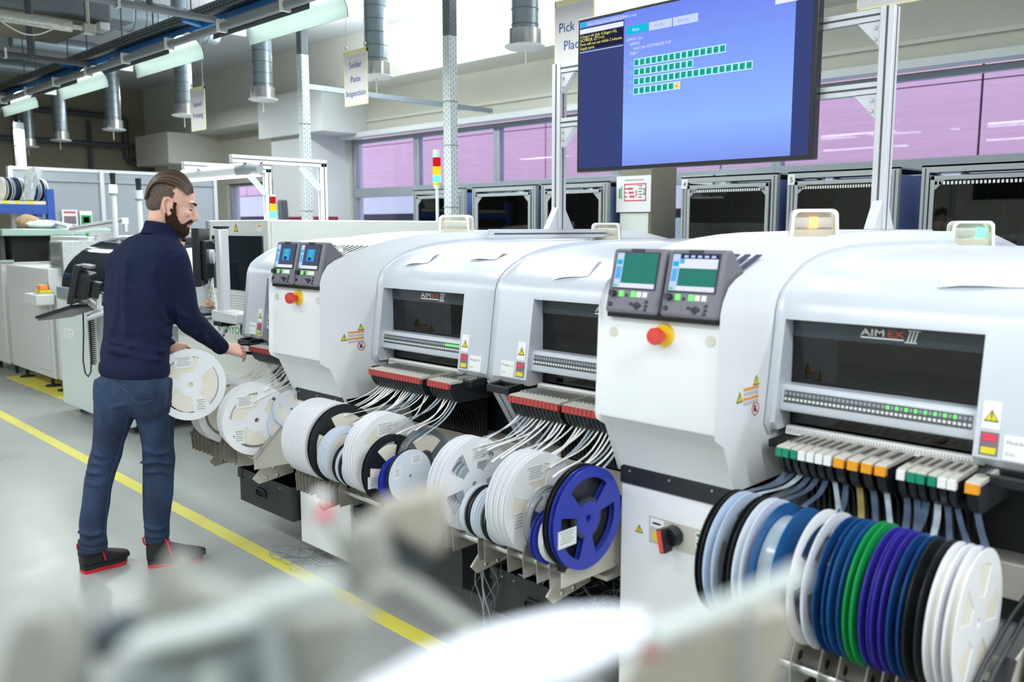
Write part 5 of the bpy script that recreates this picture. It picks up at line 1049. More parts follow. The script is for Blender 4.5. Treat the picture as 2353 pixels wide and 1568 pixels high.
# printer terminal
o = thing('terminal_monitor', 'black operator monitor tilted back on the paste printer', 'monitor', (-6.8, 2.35, 1.1)); cM = onY(196, 655, 2.36); fwd = Vector((-.50, -.85, .22)).normalized(); sd_ = Vector((.862, -.507, 0)).normalized(); upm = fwd.cross(sd_).normalized(); upm = upm if upm.z > 0 else -upm
part('screen_housing', MB().obox(cM-fwd*-.05, fwd*.02, sd_*.17, upm*.145), 'black_plastic', o, bevel=.008); part('back_bulge', MB().obox(cM, fwd*.05, sd_*.12, upm*.10), 'black_plastic', o, bevel=.02); part('mount_plate', MB().obox(cM-fwd*.08-upm*.02, fwd*.03, sd_*.06, upm*.06), 'black_plastic', o, bevel=.006)
part('maker_plate', MB().obox(cM+upm*.14+fwd*-.0, fwd*.03, sd_*.10, upm*.012), 'grey_bezel', o, bevel=.004)
part('ball_arm', MB().tube([cM-fwd*.1-upm*.05, cM-fwd*.12-upm*.16, cM-fwd*.06-upm*.24, Vector((cM.x+.1, 2.5, .98))], .022, 10), 'aluminium', o)
o = thing('terminal_keyboard', 'black keyboard jutting out on a tray below the operator monitor', 'keyboard', (-7.1, 2.3, .93)); a, b = onY(125, 726, 2.28), onY(205, 700, 2.42)
part('keyboard_body', MB().bar(a, b, .34, .022), 'black_plastic', o, bevel=.006); part('tray', MB().bar(a-Z_*.02, b-Z_*.02, .30, .012), 'grey_bezel', o); 
part('ribbed_hose', MB().tube([b+Vector((.0, 0, .02)), b+Vector((.08, .05, -.03)), b+Vector((.2, .06, -.05)), b+Vector((.3, .08, .02))], .025, 10), 'cable_white', o)
o = thing('spring_cable', 'green coiled wrist strap lead hanging down the paste printer', 'cable', (-7.0, 2.45, .4)); a = onY(208, 722, 2.5); e = onY(208, 835, 2.5); h = a.z-e.z
part('coil', MB().tube([(a.x+.022*math.cos(k*1.05), 2.5+.022*math.sin(k*1.05), a.z-h*k/150) for k in range(151)], .005, 5), 'cable_black', o); lp = [onY(x, y, 2.5) for x, y in ((191, 720), (192, 770), (191, 830), (196, 858), (203, 866), (209, 855), (210, 832))]
part('loose_lead', MB().tube(lp, .006, 6), 'cable_black', o)
# ================================================================ board loaders at the line start
o = thing('board_loader', 'light grey board loader cabinet left of the paste printer', 'machine', (-9.2, 3.2, 0)); yl = 2.8
part('cabinet_body', MB().bx(-9.86, -8.55, yl, 3.9, .13, 1.2), 'loader_grey', o, bevel=.01); part('cabinet_door', MB().bx(-9.0, -8.62, yl-.012, yl, .2, .9), 'loader_grey', o, bevel=.004); part('upper_body', MB().bx(-9.7, -8.6, 3.2, 4.4, 1.2, 1.50), 'loader_grey', o, bevel=.01)
part('magazine_window', MB().bx(-8.82, -8.5, yl+.1, yl+.12, 1.12, 1.44), 'clear_plastic', o); part('magazine_frame', MB().bx(-8.84, -8.48, yl+.12, yl+.5, 1.12, 1.46), 'bag_clear', o, bevel=.006); part('red_switch', MB().bx(-8.62, -8.52, yl-.09, yl-.02, 1.0, 1.05), 'print_orange', o, bevel=.01); part('switch_base', MB().bx(-8.64, -8.5, yl-.1, yl, .97, 1.0), 'print_yellow', o)
part('operator_box', MB().bx(-8.78, -8.42, yl-.16, yl, .86, .965), 'loader_grey', o, bevel=.012); part('touch_pad', MB().bx(-8.6, -8.45, yl-.13, yl-.03, .965, .972), 'window_alu', o)
for x in (-9.75, -8.95, -8.6): part('levelling_foot', MB().cyl((x, yl+.1, 0), (x, yl+.1, .14), .018, n=8).cyl((x, yl+.1, 0), (x, yl+.1, .015), .07, n=16), 'rubber', o)
part('lower_recess', MB().bx(-8.5, -8.25, yl+.1, yl+.5, .2, .7), 'dark_machine', o); part('side_panel', MB().bx(-8.5, -8.2, yl+.02, 3.6, .13, .96), 'loader_grey', o, bevel=.006)
o = thing('magazine_loader', 'light grey loader with a green glass roof at the left edge', 'machine', (-10.6, 3.2, 0))
part('cabinet_body', MB().bx(-10.75, -9.95, yl-.02, 3.8, .13, 1.22), 'loader_grey', o, bevel=.01); part('dark_bay', MB().bx(-10.73, -9.98, yl+.1, 3.7, 1.22, 1.5), 'matt_black', o); part('glass_roof', MB().bx(-10.78, -9.85, yl-.02, 3.9, 1.50, 1.575), 'glass_green', o, bevel=.01); part('glass_sill', MB().bx(-10.75, -9.93, yl-.03, yl+.1, 1.22, 1.245), 'glass_green', o)
for x in (-10.55, -10.42, -10.25, -10.12): part('bay_rail', MB().bx(x, x+.05, yl+.02, yl+.06, 1.245, 1.5), 'slot_dark', o)
part('red_switch', MB().cyl((-10.15, yl+.05, 1.245), (-10.15, yl+.05, 1.30), .035, n=12), 'print_orange', o); part('door', MB().bx(-10.72, -10.35, yl-.03, yl-.02, .2, 1.1), 'loader_grey', o, bevel=.004)
for x in (-10.68, -10.1): part('levelling_foot', MB().cyl((x, yl+.1, 0), (x, yl+.1, .14), .018, n=8), 'rubber', o)
o.location.x -= .42
bl = [q for q in COL.objects if q.name == 'board_loader'][0]; bl.location.x -= .42
o = thing('yellow_bollard', 'yellow guard bollard at the left edge', 'bollard', (-10.7, 2.45, 0)); part('tube', MB().cyl((-10.95, 2.55, 0), (-10.95, 2.55, .95), .06, n=16), 'yellow_plastic', o); part('base_plate', MB().cyl((-10.95, 2.55, 0), (-10.95, 2.55, .02), .1, n=16), 'yellow_plastic', o)
solo('floor_marking', MB().bx(-10.3, -8.4, 2.72, 3.4, 0, .003), 'tape_yellow', 'dull yellow floor marking under the board loader', 'floor marking', (-9.4, 3.0, 0))
# ================================================================ partition with posters
o = thing('partition_screen', 'tall grey partition screen with aluminium posts behind the line', 'partition', (-12, 6, 0))
for i, (y0, y1) in enumerate(((3.4, 4.44), (4.48, 6.0), (6.02, 6.04))): part('screen_panel', MB().bx(-12.02, -11.98, y0, y1, .05, 2.3), 'partition_grey', o)
for y in (3.38, 4.46, 6.03): part('post', MB().bx(-12.03, -11.95, y-.025, y+.025, 0, 2.33), 'aluminium', o)
part('top_rail', MB().bx(-12.03, -11.97, 3.38, 6.05, 2.3, 2.34), 'aluminium', o); part('inner_rail', MB().bx(-11.98, -11.96, 3.8, 6.0, 2.17, 2.2), 'window_alu', o)
def poster(p0, p1, label, cols):
    a, b = onX(*p0, -11.95), onX(*p1, -11.95); y0, y1, z1, z0 = a.y, b.y, a.z, b.z; o = thing('poster', label, 'poster', (-11.95, (y0+y1)/2, z0))
    part('paper', MB().bx(-11.965, -11.95, y0, y1, z0, z1), 'poster_white', o)
    for (u0, v0, u1, v1, m) in cols: part('printed_field', MB().bx(-11.95, -11.947, y0+(y1-y0)*u0, y0+(y1-y0)*u1, z1-(z1-z0)*v1, z1-(z1-z0)*v0), m, o)
poster((142, 482), (180, 523), 'poster with a photograph and red caption on the grey partition', [(.1, .35, .9, .8, 'poster_photo'), (.1, .08, .9, .2, 'poster_red'), (.2, .86, .8, .96, 'poster_red')])
poster((183, 485), (213, 519), 'green and white protection poster on the grey partition', [(.08, .28, .92, .95, 'print_green'), (.25, .4, .75, .8, 'poster_white')])
# ================================================================ blue shelf with reels at the far left
XS = -11.45
o = thing('blue_shelf', 'blue steel shelf with a pale board at the far left', 'shelf', (XS, 3.0, 0)); a = onX(112, 435, XS); zb_ = onX(60, 466, XS).z
part('upright', MB().bx(XS-.05, XS+.05, a.y-.04, a.y+.04, 0, a.z), 'shelf_blue', o); part('upright', MB().bx(XS-.05, XS+.05, 1.5, 1.58, 0, a.z), 'shelf_blue', o); part('upright', MB().bx(XS-.5, XS-.42, a.y-.04, a.y+.04, 0, a.z), 'shelf_blue', o)
part('front_beam', MB().bx(XS-.03, XS+.04, 1.55, a.y, zb_-.13, zb_-.02), 'shelf_blue', o); part('shelf_board', MB().bx(XS-.46, XS+.03, 1.55, a.y-.05, zb_-.02, zb_+.02), 'shelf_wood', o); part('shelf_board', MB().bx(XS-.46, XS+.03, 1.55, a.y-.05, 1.2, 1.23), 'shelf_wood', o)
q = MB()
for k in range(14): q.bx(XS+.03, XS+.033, 1.7+k*.13, 1.76+k*.13, zb_-.015, zb_+.018)
part('shelf_labels', q, 'print_yellow', o)
cols = ['reel_white', 'reel_black', 'reel_cool', 'reel_navy', 'reel_black', 'reel_cool', 'reel_white', 'reel_black', 'reel_white', 'reel_teal', 'reel_cool', 'reel_black']
for k in range(13):
    px = 2+k*7.6; p = onX(px, 440, XS-.2); r = .14; y = p.y; m = cols[k % 12]
    o = thing('shelf_reel', f'{dict(reel_white="white", reel_black="black", reel_cool="silvery", reel_navy="navy", reel_teal="blue")[m]} reel, {ORD[k]} from left on the blue shelf', 'reel', (XS-.2, y, zb_+.02), (0, 0, math.radians(14)), group='reels on the blue shelf')
    part('flange', MB().lathe([(.02, -.002), (r, -.002), (r, .002), (.02, .002)], (0, -.016, r), (0, 1, 0), 28), m, o, world=False); part('flange', MB().lathe([(.02, -.002), (r, -.002), (r, .002), (.02, .002)], (0, .016, r), (0, 1, 0), 28), m, o, world=False); part('tape_roll', MB().lathe([(.05, -.014), (r*.85, -.014), (r*.85, .014), (.05, .014)], (0, 0, r), (0, 1, 0), 28), 'reel_tape_dark', o, world=False)
p = onX(72, 440, XS+.02); mb = MB(); n = 9; vs = []
for i in range(n):
    for j in range(n):
        u, v = i/(n-1)-.5, j/(n-1)-.5; vs.append((XS+.02+.05*math.sin(i*1.2+j*.7), p.y+u*.15+v*.1, zb_+.03+(v+.5)*.40*(1-.2*abs(u))))
k = n*n; mb.add(vs+[(v[0]-.012, v[1], v[2]) for v in vs], [(i*n+j, i*n+j+1, (i+1)*n+j+1, (i+1)*n+j) for i in range(n-1) for j in range(n-1)]+[(k+(i+1)*n+j, k+(i+1)*n+j+1, k+i*n+j+1, k+i*n+j) for i in range(n-1) for j in range(n-1)])
solo('plastic_bag', mb, 'bag_clear', 'crumpled white plastic bag leaning among the shelf reels', 'bag', (XS, p.y, zb_))
o = thing('cloth_heap', 'brown crumpled cloth on the loader roof', 'cloth', (-9.2, 3.3, 1.5)); a = onY(66, 530, 3.3); mb = MB().ball((0, 0, 0), 1, (.14, .12, .09), 20); mb.v = [tuple(Vector(v)*(1+.22*noise.noise(Vector(v)*14))+Vector((a.x, 3.3, 1.65))) for v in mb.v]; part('cloth', mb, 'brown_hair_rag', o)
o = thing('bag_heap', 'clear crumpled bag lying next to the brown cloth', 'bag', (-9.0, 3.4, 1.5)); a = onY(92, 535, 3.4); mb = MB().ball((0, 0, 0), 1, (.2, .15, .06), 22); mb.v = [tuple(Vector(v)*(1+.35*noise.noise(Vector(v)*20))+Vector((a.x, 3.4, 1.62))) for v in mb.v]; part('bag', mb, 'bag_clear', o)
for i, (p0, p1, Yr, lab) in enumerate((((50, 497), (160, 522), 3.6, 'white profile rail lying slantwise above the loader'), ((165, 528), (288, 508), 3.3, 'white profile rail rising to the right above the paste printer'))):
    a, b = onY(*p0, Yr), onY(*p1, Yr); o = thing('profile_rail', lab, 'rail', tuple((a+b)/2), group='white rails above the loaders'); m, d = MB(), MB(); prof_bar(m, d, a, b, .06); p = part('rail', m, 'white_paint', o, bevel=.003); part('profile_groove', d, 'slot_dark', p)
    part('hanger', MB().bar(a, a-Z_*.2, .02), 'aluminium', o); part('support_leg', MB().bar(b-Z_*.02, Vector((b.x, b.y, 1.55)), .03), 'aluminium', o)
# ================================================================ the man at the far feeder bank
def remesh_obj(name, mb, mats, vox, parent, smooth=2, label=None, post=None):
    """one continuous skin grown round the posed masses: voxel remesh, relax, keep as plain mesh"""
    me = bpy.data.meshes.new(name); me.from_pydata([tuple(v) for v in mb.v], [], mb.f); o = bpy.data.objects.new(name, me); COL.objects.link(o)
    r = o.modifiers.new('r', 'REMESH'); r.mode = 'VOXEL'; r.voxel_size = vox
    if smooth:
        s = o.modifiers.new('s', 'SMOOTH'); s.factor = .5; s.iterations = smooth
    dg = bpy.context.evaluated_depsgraph_get(); dg.update(); me2 = bpy.data.meshes.new_from_object(o.evaluated_get(dg)); me2.name = name
    bpy.data.objects.remove(o); bpy.data.meshes.remove(me)
    if post: post(me2)
    me2.polygons.foreach_set('use_smooth', [True]*len(me2.polygons))
    me2.materials.clear()
    for m in (mats if isinstance(mats, (list, tuple)) else [mats]): me2.materials.append(MATS[m])
    me2.transform(INV[parent.name]); o = bpy.data.objects.new(name, me2); link(o, parent); INV[o.name] = INV[parent.name]
    if label: o['label'] = label
    return o
OM = Vector((-3.98, 1.545, 0)); RR = Vector((RT.x, RT.y, 0)); FF = Vector((-RT.y, RT.x, 0))   # right of picture, away from camera
def pf(px, py, f):          # sight line meets the upright plane f metres behind the man's axis
    d = ray(px, py); k = ((OM+FF*f)-EYE).dot(FF)/d.dot(FF); return EYE+d*k
def sup(a, n): return math.copysign(abs(a)**n, a)
def loft(mb, rings, n=28, sq=.85):
    """rings: (centre, half-width vector, half-depth vector)"""
    vs = []
    for c, a, b in rings:
        for k in range(n):
            t = 2*math.pi*k/n; vs.append(Vector(c)+Vector(a)*sup(math.cos(t), sq)+Vector(b)*sup(math.sin(t), sq))
    fs = [(i*n+k, i*n+(k+1) % n, (i+1)*n+(k+1) % n, (i+1)*n+k) for i in range(len(rings)-1) for k in range(n)]
    m = len(rings); fs += [tuple(range(n))[::-1], tuple((m-1)*n+k for k in range(n))]; mb.add(vs, fs)
def limb(mb, pts, n=20, sub=4, flat=1.0):
    """pts: (point, radius) joined by a smooth spline"""
    P = [p for p, r in pts]; R = [r for p, r in pts]; O = []; Q = []
    for i in range(len(P)-1):
        p0, p1, p2, p3 = P[max(i-1, 0)], P[i], P[i+1], P[min(i+2, len(P)-1)]; r0, r1, r2, r3 = R[max(i-1, 0)], R[i], R[i+1], R[min(i+2, len(P)-1)]
        for s in range(sub):
            t = s/sub; h = lambda a, b, c, d: .5*((2*b)+(c-a)*t+(2*a-5*b+4*c-d)*t*t+(3*b-a-3*c+d)*t**3); O.append(Vector([h(p0[j], p1[j], p2[j], p3[j]) for j in range(3)])); Q.append(h(r0, r1, r2, r3))
    O.append(P[-1]); Q.append(R[-1]); mb.tube(O, Q, n, flat=flat)
person = thing('person', 'bearded man in navy sweatshirt and jeans holding a white reel', 'person', tuple(OM))
# ---- measured joints (pixel of the photograph, metres behind his axis)
TH = math.radians(38)                                   # trunk turned to the right, away from the camera
SW = (RR*math.cos(TH)+FF*(-math.sin(TH)))               # towards his right shoulder
BW = (RR*math.sin(TH)+FF*math.cos(TH))                  # the way he faces
J = dict(neck=pf(378, 520, .0), shL=pf(281, 612, .07), shR=pf(385, 590, -.06), elR=pf(423, 722, .06), wrR=pf(508, 798, .33), elL=pf(300, 720, .30), wrL=pf(388, 797, .27),
         hipL=pf(272, 880, .01), hipR=pf(345, 872, .0), knL=pf(236, 1060, .015), knR=pf(364, 1062, .06), anL=pf(214, 1235, -.05), anR=pf(361, 1225, .06))
# ---------------------------------------------------------------- head
HC = pf(394, 470, .0); HF = (RR*.96+FF*.28).normalized(); HS = Vector((HF.y, -HF.x, 0)); tip = math.radians(17)
HFt = (HF*math.cos(tip)-Z_*math.sin(tip)).normalized(); HU = HS.cross(HFt).normalized()
def hd(f, s, u): return HC+HFt*f+HS*s+HU*u              # forward, to his right, up from the skull middle
def ell(mb, c, rf, rs, ru, n=24):
    vs = []; fs = []; m = n//2
    for i in range(m+1):
        th = math.pi*i/m
        for k in range(n): a = 2*math.pi*k/n; vs.append(c+HFt*(rf*math.sin(th)*math.cos(a))+HS*(rs*math.sin(th)*math.sin(a))+HU*(ru*math.cos(th)))
    for i in range(m):
        for k in range(n): fs.append((i*n+k, (i+1)*n+k, (i+1)*n+(k+1) % n, i*n+(k+1) % n))
    mb.add(vs, fs)
bd = MB()
ell(bd, hd(-.010, 0, .035), .100, .077, .100); ell(bd, hd(-.03, 0, .005), .075, .068, .085); ell(bd, hd(.045, 0, -.03), .050, .060, .085); ell(bd, hd(.052, 0, -.085), .042, .048, .038); ell(bd, hd(.02, 0, -.06), .06, .056, .06)
ell(bd, hd(.078, 0, .028), .018, .05, .016); ell(bd, hd(.082, 0, -.064), .016, .024, .017)                              # brow, lips
for s in (-1, 1): ell(bd, hd(.068, s*.036, -.018), .022, .022, .022)                                                   # cheekbones
limb(bd, [(hd(.088, 0, .018), .009), (hd(.102, 0, -.008), .011), (hd(.112, 0, -.030), .0135), (hd(.092, 0, -.040), .012)], 12)          # nose
for s in (-1, 1): ell(bd, hd(.096, s*.012, -.034), .011, .008, .008)
for s in (-1, 1):                                                                                                       # ears: rim, lobe and hollow
    rim = [hd(-.004+.020*math.cos(a)-.008*math.sin(a), s*(.074+.012*(1-math.cos(a))*.5), -.012+.034*math.sin(a)) for a in [math.radians(q) for q in range(-70, 250, 26)]]
    limb(bd, [(p, .0062) for p in rim], 8, 2); ell(bd, hd(.002, s*.073, -.012), .014, .008, .026); ell(bd, hd(.006, s*.076, -.040), .009, .006, .012)
limb(bd, [(hd(-.022, 0, -.02), .058), (hd(-.024, 0, -.08), .056), (J['neck'].lerp(hd(-.024, 0, -.1), .5), .057), (J['neck']-Z_*.03, .064), (J['neck']-Z_*.09, .08)], 20)   # neck
# trunk and limbs under the clothes
loft(bd, [(J['neck']-Z_*.07, SW*.10, BW*.07), ((J['shL']+J['shR'])/2-Z_*.06, SW*.17, BW*.10), (pf(312, 700, .05), SW*.14, BW*.085), (pf(306, 840, .02), SW*.115, BW*.08), (pf(302, 895, .02), SW*.10, BW*.08)])
def hand(mb, W, dirv, palm_n, side, curl, ln=.095, spread=.16):
    """palm with four bent fingers and a thumb from the side of the palm; palm_n points out of the back of the hand"""
    d = dirv.normalized(); n = (palm_n-d*palm_n.dot(d)).normalized(); t = d.cross(n).normalized()*side; P = lambda a, b, c: W+d*a+t*b+n*c
    vs_r = []
    for a, w, th in ((-.03, .024, .021), (.0, .028, .019), (.03, .038, .016), (.065, .043, .014), (ln-.004, .041, .012)): vs_r.append((P(a, 0, 0), t*w, n*th))
    loft(mb, vs_r, 18, .75); tips = []
    for i, (off, L, r) in enumerate(((.035, .070, .0084), (.012, .080, .0087), (-.012, .074, .0083), (-.034, .058, .0074))):
        b0 = P(ln-.014, off*.95, -.001); dd = (d+t*(off*spread*6)).normalized(); pts = [(b0-d*.02, r*1.05)]; ang = 0; p = b0
        for s_, (fr, cu) in enumerate(((.46, curl[0]), (.30, curl[1]), (.24, curl[2]))):
            ang += math.radians(cu+i*3); v = (dd*math.cos(ang)-n*math.sin(ang)).normalized(); pts.append((p, r)); p = p+v*(L*fr); pts.append((p-v*L*fr*.4, r*.95))
        pts.append((p, r*.72)); limb(mb, pts, 10, 2); tips.append((p, v))
    b0 = P(.012, .030, -.004); p1 = P(.038, .052, -.018); p2 = P(.070, .052, -.036); p3 = P(.092, .042, -.050); limb(mb, [(P(-.01, .014, 0), .014), (b0, .014), (p1, .0115), (p2, .010), (p3, .0085)], 10, 3)
    return tips
hR0 = J['wrR']; tgt = Vector((-4.0, 2.10, .985)); dirR = (pf(552, 806, .40)-hR0)
tipsR = hand(bd, hR0+dirR.normalized()*.022, dirR, (Z_*.75-FF*.55+RR*.35), -1, (14, 24, 18), .086, .30)
limb(bd, [(J['elR'], .045), (J['elR'].lerp(hR0, .35), .043), (hR0, .027), (hR0+dirR.normalized()*.03, .026)], 16)
hL0 = J['wrL']; dirL = (pf(424, 806, .25)-hL0)
hand(bd, hL0+dirL.normalized()*.0, dirL, (Z_*.8-FF*.5), 1, (16, 24, 18), .08, .26)
limb(bd, [(J['elL'], .045), (hL0, .027), (hL0+dirL.normalized()*.02, .026)], 16); limb(bd, [(J['shL'], .055), (J['elL'], .046)], 16); limb(bd, [(J['shR'], .06), (J['elR'], .046)], 16)
for s in 'LR': limb(bd, [(J['hip'+s], .068), (J['hip'+s].lerp(J['kn'+s], .5), .052), (J['kn'+s], .042), (J['kn'+s].lerp(J['an'+s], .4), .036), (J['an'+s], .028)], 16)
body = remesh_obj('body', bd, 'skin', .0031, person, 4)
# eye, brow, lips on the visible side
fc = MB()
for s in (-1, 1): ell(fc, hd(.0705, s*.029, .002), .010, .012, .006, 14)
part('eyes', fc, 'eye_white', body, kind='stuff'); fc = MB()
for s in (-1, 1):
    limb(fc, [(hd(.089, s*.018, .004), .0016), (hd(.088, s*.031, -.001), .0022), (hd(.078, s*.043, .001), .0015)], 6)
part('eyelashes', fc, 'lash_dark', body); fc = MB()
for s in (-1, 1): limb(fc, [(hd(.098, s*.012, .024), .003), (hd(.094, s*.03, .031), .0042), (hd(.076, s*.050, .027), .002)], 8)
part('eyebrows', fc, 'beard_brown', body); fc = MB(); limb(fc, [(hd(.086, -.024, -.064), .003), (hd(.100, 0, -.061), .0055), (hd(.086, .024, -.064), .003)], 8); part('lips', fc, 'lip', body)
# beard: a shell over jaw and chin with a rough edge
be = MB()
ell(be, hd(.052, 0, -.098), .050, .050, .040); ell(be, hd(.030, 0, -.078), .058, .0625, .050); ell(be, hd(.010, 0, -.048), .036, .069, .040); ell(be, hd(.078, 0, -.052), .018, .030, .012)
for s in (-1, 1): limb(be, [(hd(.016, s*.071, .012), .008), (hd(.018, s*.070, -.02), .013), (hd(.026, s*.064, -.055), .018), (hd(.05, s*.046, -.09), .022), (hd(.075, 0, -.108), .026)], 10)
limb(be, [(hd(.07, -.036, -.075), .010), (hd(.092, -.018, -.05), .008), (hd(.099, 0, -.047), .007), (hd(.092, .018, -.05), .008), (hd(.07, .036, -.075), .010)], 8)
def rough(me, amp=.004, sc_=90):
    for v in me.vertices: v.co += v.normal*(amp*noise.noise(v.co*sc_)+amp*.6*noise.noise(v.co*sc_*2.7))
remesh_obj('beard', be, 'beard_brown', .004, body, 1, 'full dark brown beard', lambda me: rough(me))
# hair: cropped sides, long top combed straight back
fd = MB(); ell(fd, hd(-.022, 0, .034), .094, .0795, .090, 32); ell(fd, hd(-.045, 0, -.005), .062, .070, .060, 24)
def fade(me):
    kill = []
    for v in me.vertices:
        q = v.co-HC; f_, u_ = q.dot(HFt), q.dot(HU)
        s_ = abs(q.dot(HS))
        if f_ > .046+.34*max(0, u_) or (s_ > .058 and -.034 < f_ < .03 and u_ < .024) or (u_ < -.012 and f_ > -.022) or u_ < -.058-.2*f_*0: kill.append(v.index)
    bm = bmesh.new(); bm.from_mesh(me); bm.verts.ensure_lookup_table(); bmesh.ops.delete(bm, geom=[bm.verts[i] for i in kill], context='VERTS'); bm.to_mesh(me); bm.free()
    rough(me, .0012, 220)
remesh_obj('cropped_hair', fd, 'hair_fade', .004, body, 1, 'short cropped hair on the sides', fade)
mat('hair_dark', '3a2a1e', .38, vary=.15, scale=60); mat('hair_mid', '4c3927', .36, vary=.15, scale=60); mat('hair_light', '624c36', .34, vary=.15, scale=60)
hr = MB(); rs = random.Random(11)
def strand(s0, lift, r0, lat):
    pts = []
    for k in range(10):
        t = k/9; a = math.radians(24+t*172)                # from the hairline over the crown down the back
        f_ = .098*math.cos(a)-.014; u_ = .036+(.100+lift*math.sin(math.pi*min(1, t*1.05))**.8)*math.sin(a)-.020*max(0, t-.75)*4
        s_ = s0*(1+.10*math.sin(math.pi*t))*(1-.30*t**3)+lat*t; w = math.sqrt(max(.12, 1-(s_/.088)**2)); pts.append((hd(f_*(.55+.45*w), s_, .036+(u_-.036)*w), r0*(.55+.6*math.sin(math.pi*min(.93, t+.12)))))
    limb(hr, pts, 6, 2)
for i in range(64):
    s0 = -.074+.148*((i+.5)/64)+rs.uniform(-.0015, .0015); strand(s0, .009+rs.uniform(-.002, .003), .0046+rs.uniform(-.0008, .001), rs.uniform(-.004, .004))
rsm = random.Random(5); per = len(hr.f)//64; hr.m = [mi for k in range(64) for mi in [rsm.choice((0, 0, 1, 1, 2))]*per]+[0]*(len(hr.f)-per*64)
hr_o = part('hair', hr, ['hair_dark', 'hair_mid', 'hair_light'], body, label='brown hair slicked back', fix=False)
cap = MB(); ell(cap, hd(-.018, 0, .036), .094, .078, .097, 32)
def crown(me):
    bm = bmesh.new(); bm.from_mesh(me); bm.verts.ensure_lookup_table()
    bmesh.ops.delete(bm, geom=[v for v in bm.verts if (v.co-HC).dot(HU) < .062-.45*min(0, (v.co-HC).dot(HFt)+.03)*-1*(.9) or (v.co-HC).dot(HFt) > .070], context='VERTS'); bm.to_mesh(me); bm.free()
remesh_obj('hair_base', cap, 'hair_brown', .005, hr_o, 1, None, crown)
# ---------------------------------------------------------------- sweatshirt
sw = MB(); mid = (J['shL']+J['shR'])/2
def R_(px0, px1, py, f, dep, back=0.0):                  # torso ring spanning two outline pixels
    a, b = pf(px0, py, f), pf(px1, py, f); w = (b-a).length/2; c = (a+b)/2
    ca, sa = math.cos(TH), math.sin(TH); hw = math.sqrt(max(.0004, (w*w-(dep*sa)**2)))/ca; return (c+BW*back, SW*hw, BW*dep)
loft(sw, [(J['neck']-Z_*.015, SW*.072, BW*.062), R_(292, 412, 545, .0, .085), R_(248, 430, 572, .01, .105), R_(232, 428, 610, .02, .118), R_(228, 418, 670, .03, .122), R_(230, 408, 730, .03, .120), R_(229, 396, 780, .02, .118), R_(223, 393, 815, .01, .120), R_(224, 393, 838, .0, .118), R_(226, 391, 850, .0, .112)], 36, .9)
limb(sw, [(J['shL']+SW*.04, .080), (J['shL'], .076), (J['shL'].lerp(J['elL'], .5), .070), (J['elL'], .062), (J['elL'].lerp(J['wrL'], .55), .052), (J['wrL'], .036)], 20)
limb(sw, [(J['shR']-SW*.03, .088), (J['shR'], .086), (J['shR'].lerp(J['elR'], .5)+RR*.012, .073), (J['elR']+RR*.006, .064), (J['elR'].lerp(J['wrR'], .5)-Z_*.004, .053), (J['elR'].lerp(J['wrR'], .86), .041), (J['wrR'], .036)], 20)
def gauss(d, s): return math.exp(-(d/s)**2)
FOLDS = []
def fold(pts, amp, s):
    P = [pf(*p) for p in pts]; FOLDS.append((P, amp, s))
for p_, a_, s_ in ((((412, 575, 0), (385, 600, -.08), (372, 640, -.1), (380, 690, -.08), (398, 740, -.04)), -.010, .012), (((300, 600, -.1), (292, 680, -.11), (300, 760, -.1)), .007, .022), (((330, 640, -.1), (360, 690, -.1), (385, 735, -.06)), .009, .014), (((315, 660, -.1), (345, 720, -.1), (385, 770, -.06)), .008, .013),
                   (((300, 700, -.1), (330, 760, -.11), (370, 790, -.07)), .008, .014), (((240, 805, -.1), (300, 812, -.12), (360, 826, -.1)), .010, .012), (((250, 785, -.1), (310, 795, -.12), (372, 806, -.08)), .007, .011), (((228, 790, -.05), (262, 800, -.1), (300, 800, -.12)), .007, .011), (((400, 690, 0), (430, 735, -.02), (465, 770, .08)), .006, .012), (((420, 660, 0), (408, 700, -.02), (412, 745, .0)), .006, .014), (((455, 745, .1), (470, 775, .14), (488, 795, .2)), .006, .010),
                   (((440, 770, .05), (458, 752, .12)), .006, .009), (((270, 640, -.1), (262, 720, -.1), (250, 780, -.08)), .005, .02), (((368, 768, -.05), (366, 800, -.05), (372, 835, -.05)), -.006, .006)): fold(p_, a_, s_)
def wrinkle(me, extra=None):
    segs = [(P[i], P[i+1], a, s) for P, a, s in FOLDS for i in range(len(P)-1)]; new = []
    for v in me.vertices:
        d = .004*noise.noise(v.co*8)+.0022*noise.noise(v.co*21); best = {}
        for A, B, a, s in segs:
            ab = B-A; q = v.co-A; t = max(0, min(1, q.dot(ab)/ab.length_squared)); dist = (q-ab*t); dist -= FF*dist.dot(FF)*.55; L = dist.length
            if L < s*3:
                k = (a, s); g = a*gauss(L, s); best[k] = g if abs(g) > abs(best.get(k, 0)) else best[k]
        new.append(v.co+v.normal*(d+2.8*sum(best.values())))
    for v, c in zip(me.vertices, new): v.co = c
shirt = remesh_obj('sweatshirt', sw, 'navy_knit', .007, person, 3, 'navy blue sweatshirt with a zip collar', wrinkle)
